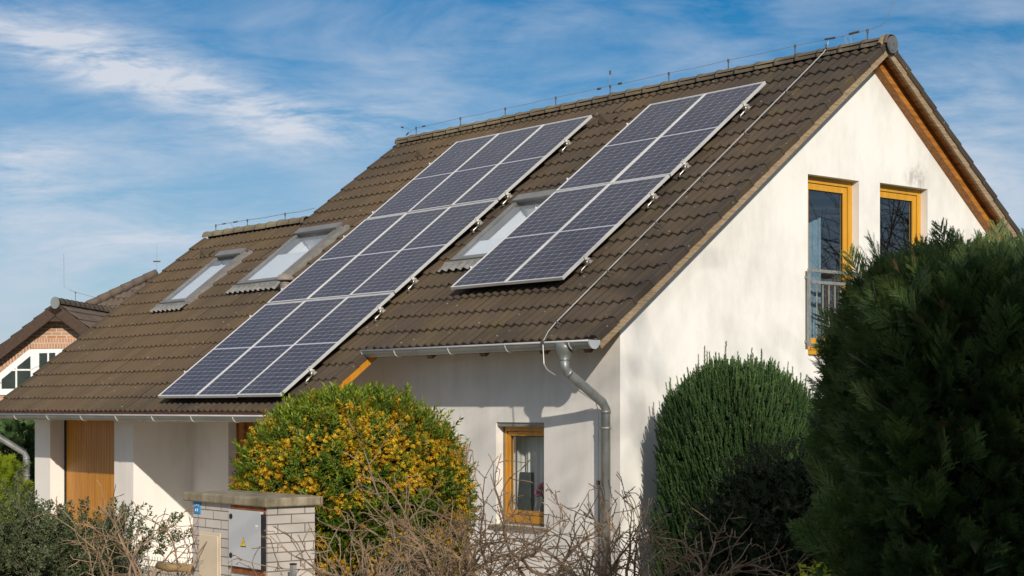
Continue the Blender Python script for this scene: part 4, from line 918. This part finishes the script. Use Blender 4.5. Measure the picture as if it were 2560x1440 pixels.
for k in range(16):
    a=rng.random()*6.28; branch(mb,np.array([c[0],c[1],.1]),np.array([math.cos(a)*.5,math.sin(a)*.5,1.2]),rng.uniform(1.3,1.95),.012,0,dict(seg=.12,bend=.3,jit=.05,grav=[-.1,0,0],lv=1,kids=[1],prob=[.6],ang=(30,60),len=(.25,.45),rmin=.0015),tips)
mb.build('stem',M['twig_dark'],bxx)
tp=np.array([t[0] for t in tips]); td=np.array([t[1] for t in tips]); scatter('shoot',T_sprig(12,.22,.10,60),tp,td+rng.normal(0,.2,td.shape),rng.uniform(.08,.14,len(tp)),L['box'],bxx,tint=rng.uniform(.3,.8,len(tp)))
# yellow-green twig at the bottom edge
c=at(2020,1466,8.3); yl=thing('golden_shrub','small bright yellow-green shrub tip at the foot of the dark hedge','shrub',(c[0],c[1],0))
mb=MB(); pts=[]
for k in range(9):
    b=np.array([c[0],c[1],.1]); t_=c+rt*rng.uniform(-.10,.10)+up*rng.uniform(-.06,.09)+fw*rng.uniform(-.05,.05); mb.tube([b,(b+t_)/2+rng.normal(0,.03,3),t_],[.008,.005,.002],4,False); 
    for u in np.linspace(.72,1,9): pts.append(b+(t_-b)*u+rng.normal(0,.012,3))
mb.build('stem',M['twig'],yl); pts=np.array(pts); scatter('foliage',T_sprig(5,.7,.42,70),pts,np.tile(np.array([0,0,1.]),(len(pts),1))+rng.normal(0,.5,pts.shape),rng.uniform(.035,.06,len(pts)),L['yelgreen'],yl)
# bare shrubs -----------------------------------------------------------------
TW_=dict(seg=.055,bend=1.2,jit=.14,grav=[-.25,.12,.3,.2],lv=3,kids=[1,1,1],prob=[.55,.42,.24],ang=(28,62),len=(.34,.60),rmin=.0030,bud=.4,skip=3)
def bare(name_label,px,d,stems,hmin,hmax,lean,spread,seed,r0=.013,extra=()):
    global rng
    keep=rng; rng=np.random.default_rng(seed)
    b=at(px,1440,d); b[2]=0; root=thing('bare_shrub',name_label,'shrub',b); mb=MB()
    for k in range(stems):
        dd=rt*(lean+rng.normal(0,spread))+fw*rng.normal(0,spread*.6)+up*1.0
        st=b+rt*rng.normal(0,.16)+fw*rng.normal(0,.12); st[2]=.02
        # leafless cane up to just under the picture, then the twiggy part
        L0=rng.uniform(.55,.85); p1=st+nrm(dd*np.array([.6,.6,1]))*L0; mb.tube([st,(st+p1)/2+rng.normal(0,.01,3),p1],[r0*1.15,r0*1.05,r0],6,False)
        branch(mb,p1,dd+rng.normal(0,.18,3),rng.uniform(hmin,hmax),r0*rng.uniform(.7,1.0),0,TW_)
    for (a,bq,rr) in extra: branch(mb,np.array(a),np.array(bq)-np.array(a),float(np.linalg.norm(np.array(bq)-np.array(a))),rr,0,TW_)
    mb.build('twigs',M['twig'],root); rng=keep
bare('bare twiggy shrub right of the window, its reddish brown canes crossing the downpipe',1560,11.4,30,.65,1.1,-.25,.45,3,.021)
bare('bare tangled shrub in front of the yellow-flowering bush',1180,11.2,42,.8,1.3,-.75,.48,5,.020,
  extra=[(at(1250,1470,11),at(905,1245,11.1),.012),(at(1120,1450,11.1),at(700,1300,11.3),.011),(at(1050,1440,11.2),at(640,1240,11.5),.010),(at(1400,1460,11.0),at(1010,1190,11),.013),(at(900,1450,11.4),at(680,1390,11.5),.010),(at(1190,1440,11),at(930,1130,11.1),.009),(at(1000,1470,11.3),at(625,1335,11.5),.010),(at(950,1475,11.3),at(705,1262,11.5),.011),(at(900,1480,11.2),at(655,1420,11.5),.009),(at(1100,1465,11.1),at(765,1240,11.4),.012),(at(1010,1480,11.2),at(690,1375,11.4),.010),(at(1330,1470,11),at(1120,1200,11.1),.011),(at(1450,1460,11),at(1230,1230,11.2),.010)])
bare('thin bare shrub reaching across the dark conifers',1790,10.9,8,.5,.9,.25,.5,9,.010,extra=[(at(1740,1450,10.9),at(1905,1245,10.9),.008),(at(1760,1460,10.8),at(1725,1130,11),.007),(at(1700,1470,10.9),at(1860,1290,10.8),.008)])
bare('pale dead bare shrub beside the left side of the block pillar',400,14.0,22,.5,.95,.05,.48,12,.012)
# evergreen shrub on the left --------------------------------------------------
c=at(120,1440,15.6); ev=thing('evergreen_bush','grey-green evergreen bush with small leathery leaves, at the lower left corner','bush',(c[0],c[1],0))
rng_=rng; rng=np.random.default_rng(21)
mb=MB(); tips=[]; cfg=dict(seg=.09,bend=.5,jit=.08,grav=[-.05,.1,.2],lv=2,kids=[1,1],prob=[.85,.6],ang=(25,55),len=(.35,.6),rmin=.002,skip=2)
for k in range(62):
    b=c+rt*rng.uniform(-.80,.52)+fw*rng.uniform(-.4,.4); b[2]=.05
    branch(mb,b,rt*rng.normal(0,.28)+fw*rng.normal(0,.2)+up,rng.uniform(.80,1.22)*(1-.12*(abs(float((b-c)@rt))>.5)),.014,0,cfg,tips)
mb.build('stem',M['bark'],ev); rng=rng_
tp=np.array([t[0] for t in tips]); td=np.array([t[1] for t in tips]); n=len(tp)
rep=8; bp=np.repeat(tp,rep,0); bd=np.repeat(td,rep,0); u=rng.random((len(bp),1)); bp=bp-bd*u*.22+rng.normal(0,.025,bp.shape)
hi=np.clip((bp[:,2]-.9)/.7,0,1); keep=rng.random(len(bp))<.62+.38*hi; bp,bd,hi=bp[keep],bd[keep],hi[keep]
scatter('foliage',T_sprig(9,.42,.20,62),bp,bd+np.array([0,0,.4])+rng.normal(0,.4,bp.shape),rng.uniform(.075,.125,len(bp)),L['olive'],ev,tint=np.clip(.35+.25*hi+rng.normal(0,.15,len(bp)),0,1))
rng=np.random.default_rng(105); random.seed(5)
# far left: golden thuja and dark tree -----------------------------------------
c=at(2,1262,23); th=thing('thuja','rounded yellow-green thuja at the left edge','shrub',(c[0],c[1],0))
P,Nn,_=dome((c[0],c[1],.55),.36,.36,2.3-(1150-1021.5)/F*23-.55,1500,e=2.3,zmin=.05,lump=.1,f=4,depth=.25)
scatter('foliage',T_fan(6,.10,42,1),P,Nn*.7+np.array([0,0,.8])+rng.normal(0,.3,P.shape),rng.uniform(.11,.18,len(P)),L['lime'],th,face=Nn+rng.normal(0,.4,P.shape),tint=np.clip(rng.normal(.5,.2,len(P)),0,1))
mb=MB(); mb.tube([(c[0],c[1],0),(c[0],c[1],1.2)],[.05,.02],6); mb.build('trunk',M['twig_dark'],th)
c=at(20,1150,29); tr_=thing('tree','dark green conifer tree behind the left end of the house','tree',(c[0],c[1],0))
P,Nn,_=dome((c[0],c[1],1.0),.95,.9,1.08,1900,e=2.2,zmin=.1,lump=.16,f=4,depth=.4)
scatter('crown',T_fan(6,.10,46,1),P,Nn*.8+np.array([0,0,.3])+rng.normal(0,.35,P.shape),rng.uniform(.18,.32,len(P)),L['yew'],tr_,face=Nn+rng.normal(0,.4,P.shape),tint=np.clip(rng.normal(.4,.2,len(P)),0,1))
mb=MB(); mb.tube([(c[0],c[1],0),(c[0],c[1],1),(c[0],c[1],2.2)],[.10,.07,.02],8); mb.build('trunk',M['twig_dark'],tr_)
# ---------------------------------------------------------------- NEIGHBOUR'S BRICK HOUSE
D0=41.0; ang=R(5); nr=fw*math.cos(ang)+rt*math.sin(ang); nw=rt*math.cos(ang)-fw*math.sin(ang)
O=at(139,752,D0); PN=R(37); cn,sn=math.cos(PN),math.sin(PN)
nb=thing('brick_house','neighbouring house with a salmon brick gable and dark brown barge boards behind the roof','house',(O+nr*6)*np.array([1,1,0]))
NL=lambda x,s,n: O+nr*x-nw*(s*cn+n*sn)*1.0+up*(-s*sn+n*cn)
NR=lambda x,s,n: O+nr*x+nw*(s*cn+n*sn)+up*(-s*sn+n*cn)
for nm,f_,ln in (('roof',NL,5.2),('right_roof',NR,5.2)):
    rows=[(.36*(k+1),.36*k+.01,0,9.0) for k in range(int(ln/.36))]
    v,q,t=tile_rows(rows,f_,(),sub=4,wave=.15,depth=.03,crest=0)
    ro=build_np(nm,v,q,M['ntile'],nb,{'tid':t},smooth=True)
    if nm=='roof': nroof=ro
mb=MB(); mb.smooth=True
x=0
while x<5.0:
    ring=[O+nr*xx+nw*(.12*rr*math.sin(a))+up*(-.05+.13*rr*math.cos(a)) for xx,rr in ((x,1.1),(x+.38,.95)) for a in np.linspace(-1.7,1.7,9)]
    mb.add(ring,[(k,k+1,10+k,9+k) for k in range(8)]); x+=.36
nc=mb.build('ridge_cap',M['ridge'],nroof); nc.data.attributes.new('tid','FLOAT','POINT').data.foreach_set('value',np.full(len(nc.data.vertices),.4,np.float32))
mb=MB(); mb.prism([O-nr*.05+nw*.115*math.sin(a)+up*(-.05+.15*math.cos(a)) for a in np.linspace(0,6.283,17)[:-1]],nr*.05); mb.build('ridge_end_disc',M['zinc'],nroof)
for sg in (-1,1):
    mb=MB(); f_=NL if sg<0 else NR; o=f_(-.02,0,-.03); mb.obox(o,f_(.05,0,-.03)-o,f_(-.02,5.4,-.03)-o,f_(-.02,0,-.29)-o); mb.build('barge_board',M['dark_barge'],nb)
mb=MB(); mb.prism([O+nr*.02+nw*a+up*b for a,b in ((-.30,-.30),(.30,-.30),(.44,-.50),(-.44,-.50))],nr*.05); mb.build('collar_board',M['dark_barge'],nb)
mb=MB()
for sg in (-1,1):
    f_=NL if sg<0 else NR; mb.quad(f_(.05,0,-.06),f_(.05,5.2,-.06),f_(9,5.2,-.06),f_(9,0,-.06))
mb.build('roof_deck',M['dark_barge'],nb)
WR=.40   # brick face set back under the verge
mb=MB(); zt2=lambda a: O[2]-.1-abs(a)*sn/cn
mb.poly([O+nr*WR-nw*3.8+up*(-O[2]),O+nr*WR+nw*3.8+up*(-O[2]),O+nr*WR+nw*3.8+up*(zt2(3.8)-O[2]),O+nr*WR+up*(-.1),O+nr*WR-nw*3.8+up*(zt2(3.8)-O[2])])
bw=mb.build('brick_wall',M['brick'],nb)
def uv_plane(o):
    uv=o.data.uv_layers.new(name='UVMap'); off=ORG[o.name]
    for p in o.data.polygons:
        for li in p.loop_indices:
            cc=np.array(o.data.vertices[o.data.loops[li].vertex_index].co)+off-O; uv.data[li].uv=(float(cc@nw)+20,float(cc[2])+20)
uv_plane(bw)
def WP(zx,zy,out=0.0):   # point of the brick face under a spot measured in the photograph
    px,py=zx/3.5125,650+zy/3.5125; r=fw+rt*(px-1280)/F+up*(PY-py)/F; k=((O+nr*(WR-out)-CAM)@nr)/(r@nr); return CAM+k*r
def npoly(name,pts,out,th,mat,parent):
    mb=MB(); mb.prism([WP(a,b,out) for a,b in pts],-nr*th); o=mb.build(name,mat,parent); return o
sb=npoly('soldier_course',[(268,688),(900,690),(900,772),(268,775)],.0,.03,M['soldier'],nb); uv_plane(sb)
mb=MB()   # soldier bricks along the slope
n=22
for k in range(n):
    a=np.array([255,715])+(np.array([-320,962+250])-np.array([255,715]))*(k/n); b=np.array([255,715])+(np.array([-320,962+250])-np.array([255,715]))*((k+.82)/n)
    dn=np.array([28,68]); mb.prism([WP(*a,0),WP(*b,0),WP(*(b+dn),0),WP(*(a+dn),0)],-nr*.03)
mb.build('sloped_soldier_course',M['soldier'],nb)
for o in bpy.data.objects:
    if o.name=='sloped_soldier_course': uv_plane(o)
wfm=npoly('window',[(268,786),(700,782),(700,1185),(-260,1185),(-260,1195),(-260,1215)],-.05,.10,M['white_frame'],nb)
npoly('pane',[(345,818),(486,814),(486,1150),(345,1150)],.052,.01,M['dark_pane'],wfm)
npoly('pane',[(268,842),(270,1128),(15,1130),(15,1048)],.052,.01,M['dark_pane'],wfm)
npoly('pane',[(520,814),(680,814),(680,1150),(520,1150)],.052,.01,M['dark_pane'],wfm)
npoly('glazing_bar',[(418,815),(432,815),(432,1150),(418,1150)],.064,.02,M['white_frame'],wfm)
npoly('glazing_bar',[(138,945),(152,935),(152,1128),(138,1128)],.064,.02,M['white_frame'],wfm)
npoly('glazing_bar',[(108,960),(138,960),(138,974),(95,974)],.066,.02,M['white_frame'],wfm); npoly('glazing_bar',[(152,958),(270,958),(270,972),(152,972)],.066,.02,M['white_frame'],wfm)
# its main roof behind, with the hip coming down towards us
B0=O+nr*4.4+up*(-.05); PB=R(40); cb,sb_=math.cos(PB),math.sin(PB); nslope=-nr*sb_+up*cb
def onB(px,py):
    r=fw+rt*(px-1280)/F+up*(PY-py)/F; k=((B0-CAM)@nslope)/(r@nslope); return CAM+k*r
H1,H0=onB(392,684),onB(226,762); sdir=-nr*cb-up*sb_
BP=lambda x,s,n: H1+nw*x+sdir*s+nslope*n
h0x=float((H0-H1)@nw); h0s=float((H0-H1)@sdir); rows=[]
for k in range(14):
    sb2=.36*(k+1); rows.append((sb2,sb2-.35,h0x*(sb2-.18)/h0s,9))
v,q,t=tile_rows(rows,BP,(),sub=4,wave=.15,depth=.03,crest=0)
build_np('main_roof',v,q,M['ntile'],nb,{'tid':t},smooth=True)
mb=MB(); mb.quad(BP(0,0,-.05),BP(9,0,-.05),BP(9,5.2,-.05),BP(h0x*5.2/h0s,5.2,-.05)); mb.quad(BP(0,0,-.05),BP(h0x*5.2/h0s,5.2,-.05),BP(h0x*5.2/h0s,5.2,-.05)+nr*6-up*1,BP(0,0,-.05)+nr*6-up*1); mb.build('main_deck',M['dark_barge'],nb)
mb=MB(); mb.smooth=True; k=0; dv=(H0-H1); LL=np.linalg.norm(dv); dv=dv/LL
while k*.36<LL*1.9: p=H1+dv*(k*.36); mb.tube([p+up*.03,p+dv*.38+up*.02],[.10,.125],8); k+=1
hc=mb.build('hip_cap',M['ntile'],nb); hc.data.attributes.new('tid','FLOAT','POINT').data.foreach_set('value',np.full(len(hc.data.vertices),.5,np.float32))
mb=MB(); mb.obox(O*np.array([1,1,0])-nw*3.8+nr*WR,nw*12,nr*9,up*(O[2]-3.7)); mb.build('side_wall',M['brick'],nb)
p0=O+nr*1.0; conductor('thin lightning wire standing on the neighbour house brick gable ridge',[([p0+up*1.25-nw*.16,p0+up*.42-nw*.15,p0+up*.34-nw*.02,p0+up*.31+nr*.4,p0+nr*2.3+up*.26,p0+nr*3.6+up*.24],.0045,M['wire'])],[(p0+nr*.4,p0+nr*.4+up*.31),(p0+nr*2.3,p0+nr*2.3+up*.26)],[(H1+up*.05,H1+up*.85,.004)],[(H1+up*.34-nw*.1,H1+up*.34+nw*.1,.02)],p0)
# ---------------------------------------------------------------- things behind the camera: they throw shade on hedge and gable and are mirrored in the panes
TB=dict(seg=.5,bend=.25,jit=.10,grav=[.05,.05,.03,0],lv=3,kids=[2,2,2],prob=[.85,.80,.70],ang=(25,60),len=(.36,.58),rmin=.012,skip=3)
TB2=dict(TB,rmin=.006,prob=[.9,.9,.75],seg=.42)
def bare_tree(x,y,h,r,seed,lab,cfg=None):
    global rng
    keep=rng; rng=np.random.default_rng(seed); root=thing('bare_tree',lab,'tree',(x,y,0),'bare trees mirrored in the gable windows'); mb=MB(); branch(mb,np.array([x,y,0.]),np.array([.03,.02,1.]),h,r,0,cfg or TB); mb.build('trunk',M['bark'],root); rng=keep
def conifer(x,y,h,r,n,lab):
    root=thing('conifer_tree',lab,'tree',(x,y,0)); z=h*(1-rng.random(n)**.55)*.97+.3; rr=r*(1-z/h)*np.sqrt(rng.uniform(.25,1,n))*1.02+.1; a=rng.random(n)*6.283
    P=np.stack([x+rr*np.cos(a),y+rr*np.sin(a),z],1); D=np.stack([np.cos(a),np.sin(a),np.full(n,-.1)],1)+rng.normal(0,.3,(n,3)); scatter('crown',T_fan(5,.16,45,1),P,D,rng.uniform(.5,.9,n),L['spruce'],root,face=np.tile(np.array([0,0,1.]),(n,1))+rng.normal(0,.5,(n,3)))
    mb=MB(); mb.tube([(x,y,0),(x,y,h*.5),(x,y,h*.97)],[.2,.12,.02],8); mb.build('trunk',M['bark'],root)
#@@TREES
conifer(16.6,-14.6,7.7,2.5,950,'tall dark conifer beside the street, shading the hedge')
bare_tree(27.5,-19.0,13.5,.20,31,'tall bare tree across the street with fine twigs')
bare_tree(26.0,-15.2,12.0,.18,33,'slender bare tree across the street')
bare_tree(30.0,-17.0,15.5,.22,41,'tallest bare tree across the street')
bare_tree(29.0,-20.5,15,.2,43,'leaning bare tree across the street')
bare_tree(32.5,-18.5,16.5,.22,45,'distant bare tree behind the street trees')
bare_tree(9.5,13.0,10.5,.16,35,'bare tree in the neighbouring garden mirrored in the tall gable window',TB2)
bare_tree(12.5,17.5,11.5,.18,36,'wide bare tree in the neighbouring garden mirrored in the small gable window',TB2)
# ---------------------------------------------------------------- GROUND, SKY, SUN, CAMERA
mb=MB(); n=24; xs=np.linspace(-400,400,n); mb.add([(x,y,-.002) for y in xs for x in xs],[(j*n+i,j*n+i+1,(j+1)*n+i+1,(j+1)*n+i) for j in range(n-1) for i in range(n-1)])
g=mb.build('ground',M['grass']); tag(g,'garden grass around the house','ground',kind='structure')
mb=MB(); mb.quad(V(-20,-15,.004),V(5.5,-15,.004),V(5.5,-4.3,.004),V(-20,-4.3,.004)); g2=mb.build('gravel_yard',M['gravel']); tag(g2,'pale gravel yard before the house','ground',kind='structure')  # unseen pale ground added to bounce warm light onto the shaded walls
SUN=nrm((.815,-.44,.378)); EL=math.asin(SUN[2]); AZ=math.atan2(SUN[0],SUN[1])
ld=bpy.data.lights.new('sun','SUN'); ld.energy=4.2; ld.angle=R(.53); ld.color=(1,.915,.80)
lo=bpy.data.objects.new('sun',ld); COL.objects.link(lo); lo.location=(0,0,60); lo.rotation_euler=Vector(tuple(SUN)).to_track_quat('Z','Y').to_euler()
w=bpy.data.worlds.new('World'); sc.world=w; w.use_nodes=True; nt=w.node_tree; bg=nt.nodes['Background']
sky=N(nt,'TexSky'); sky.sky_type='NISHITA'; sky.sun_disc=False; sky.sun_elevation=EL; sky.sun_rotation=AZ; sky.air_density=1.0; sky.dust_density=.35; sky.ozone_density=3.0; sky.altitude=300
tc=N(nt,'TexCoord')
def dotv(vec):
    d=N(nt,'VectorMath',operation='DOT_PRODUCT'); nt.links.new(tc.outputs['Generated'],d.inputs[0]); d.inputs[1].default_value=tuple(vec); return d.outputs['Value']
def math_(op,a,b=None,clamp=False):
    n=N(nt,'Math',operation=op); n.use_clamp=clamp
    for s,i in ((a,0),(b,1)):
        if s is None: continue
        if isinstance(s,(int,float)): n.inputs[i].default_value=s
        else: nt.links.new(s,n.inputs[i])
    return n.outputs[0]
cq=N(nt,'CombineXYZ'); df=math_('MAXIMUM',dotv(fw),.05)
nt.links.new(math_('DIVIDE',dotv(rt),df),cq.inputs[0]); nt.links.new(math_('DIVIDE',dotv(up),df),cq.inputs[1]); uvw=cq.outputs[0]   # bearing / height round the north-west sky
def blob(u,v,a,b,rot,amt):
    mp=N(nt,'Mapping'); mp.vector_type='TEXTURE'; mp.inputs['Location'].default_value=(u,v,0); mp.inputs['Rotation'].default_value=(0,0,R(rot)); mp.inputs['Scale'].default_value=(a,b,1)
    nt.links.new(uvw,mp.inputs[0]); ln=N(nt,'VectorMath',operation='LENGTH'); nt.links.new(mp.outputs[0],ln.inputs[0])
    return math_('MULTIPLY',math_('POWER',2.718,math_('MULTIPLY',math_('MULTIPLY',ln.outputs[1],ln.outputs[1]),-1.)),amt)
def fbm(scale,rot,st,det=7,rough=.58,off=0.,dist=0.):
    mp=N(nt,'Mapping'); mp.inputs['Rotation'].default_value=(0,0,R(rot)); mp.inputs['Scale'].default_value=(st[0],st[1],1); mp.inputs['Location'].default_value=(off,off*.7,off*.3)
    nt.links.new(uvw,mp.inputs[0]); nn=N(nt,'TexNoise'); nn.inputs['Scale'].default_value=scale; nn.inputs['Detail'].default_value=det; nn.inputs['Roughness'].default_value=rough; nn.inputs['Distortion'].default_value=dist
    nt.links.new(mp.outputs[0],nn.inputs['Vector']); return nn.outputs['Fac']
C_=lambda px,py: ((px-1280)/F,(PY-py)/F)
#@@CLOUDS
bl=[blob(*C_(170,125),.085,.020,-14,.95),blob(*C_(450,215),.09,.018,-17,.78),blob(*C_(640,262),.05,.010,-14,.6),blob(*C_(40,420),.035,.022,0,.75),blob(*C_(160,500),.08,.030,8,.45),
    blob(*C_(900,330),.06,.018,8,.50),blob(*C_(250,650),.12,.030,3,.32),blob(*C_(1180,110),.10,.018,14,.22),blob(*C_(2350,330),.07,.05,25,.50),blob(*C_(430,590),.05,.008,4,.55),blob(*C_(650,330),.12,.016,5,.3),blob(*C_(2480,520),.05,.03,10,.45),blob(*C_(1700,170),.12,.016,12,.15)]
s=bl[0]
for b_ in bl[1:]: s=math_('ADD',s,b_)
wisp=fbm(11,-13,(1,4.2),9,.66,1.3,.6); wisp2=fbm(34,-16,(1,5.5),7,.66,4.1,.5)
wv=math_('ADD',math_('MULTIPLY',wisp,.72),math_('MULTIPLY',wisp2,.28))
mr=N(nt,'MapRange'); mr.inputs['From Min'].default_value=.36; mr.inputs['From Max'].default_value=.66; nt.links.new(wv,mr.inputs[0])
thin=N(nt,'MapRange'); thin.inputs['From Min'].default_value=.44; thin.inputs['From Max'].default_value=.74; thin.inputs['To Max'].default_value=.42; nt.links.new(fbm(6,-8,(1,3.0),7,.6,7.7,.5),thin.inputs[0])
dens=math_('ADD',math_('MULTIPLY',s,math_('ADD',math_('MULTIPLY',mr.outputs[0],.95),.12)),thin.outputs[0],False)
hz=N(nt,'MapRange'); hz.inputs['From Min'].default_value=.20; hz.inputs['From Max'].default_value=.03; hz.inputs['To Max'].default_value=.80; nt.links.new(dotv(up),hz.inputs[0])   # thin veil of cirrus towards the horizon
dens=math_('MINIMUM',dens,.93)
mxh=N(nt,'Mix'); mxh.data_type='RGBA'; nt.links.new(math_('MULTIPLY',hz.outputs[0],math_('ADD',math_('MULTIPLY',mr.outputs[0],.5),.75)),mxh.inputs[0]); mxh.inputs[7].default_value=(4.5,5.7,7.7,1)
hs=N(nt,'HueSaturation'); hs.inputs['Saturation'].default_value=1.50; hs.inputs['Value'].default_value=.80; nt.links.new(sky.outputs[0],hs.inputs['Color'])
hi=N(nt,'MapRange'); hi.inputs['From Min'].default_value=.255; hi.inputs['From Max'].default_value=.55; hi.inputs['To Max'].default_value=.70; nt.links.new(dotv(up),hi.inputs[0])   # unseen white overcast added above the frame for brighter, more neutral ambient light
mx0=N(nt,'Mix'); mx0.data_type='RGBA'; nt.links.new(hi.outputs[0],mx0.inputs[0]); nt.links.new(hs.outputs[0],mxh.inputs[6]); nt.links.new(mxh.outputs[2],mx0.inputs[6]); mx0.inputs[7].default_value=(7.0,6.9,6.8,1)
mx=N(nt,'Mix'); mx.data_type='RGBA'; nt.links.new(dens,mx.inputs[0]); nt.links.new(mx0.outputs[2],mx.inputs[6]); mx.inputs[7].default_value=(7.4,7.8,8.6,1)
nt.links.new(mx.outputs[2],bg.inputs[0]); bg.inputs[1].default_value=.092
cd_=bpy.data.cameras.new('camera'); co=bpy.data.objects.new('camera',cd_); COL.objects.link(co); co.location=tuple(CAM); co.rotation_euler=(R(90),0,YAW)
cd_.sensor_width=36; cd_.sensor_fit='HORIZONTAL'; cd_.lens=36*F/2560; cd_.shift_y=(PY-720)/2560; cd_.clip_start=.1; cd_.clip_end=3000
cd_.dof.use_dof=True; cd_.dof.focus_distance=17.5; cd_.dof.aperture_fstop=6.3
sc.camera=co
sc.view_settings.view_transform='Standard'; sc.view_settings.look='None'; sc.view_settings.gamma=1; sc.view_settings.exposure=0
sc.cycles.max_bounces=8; sc.cycles.transparent_max_bounces=12
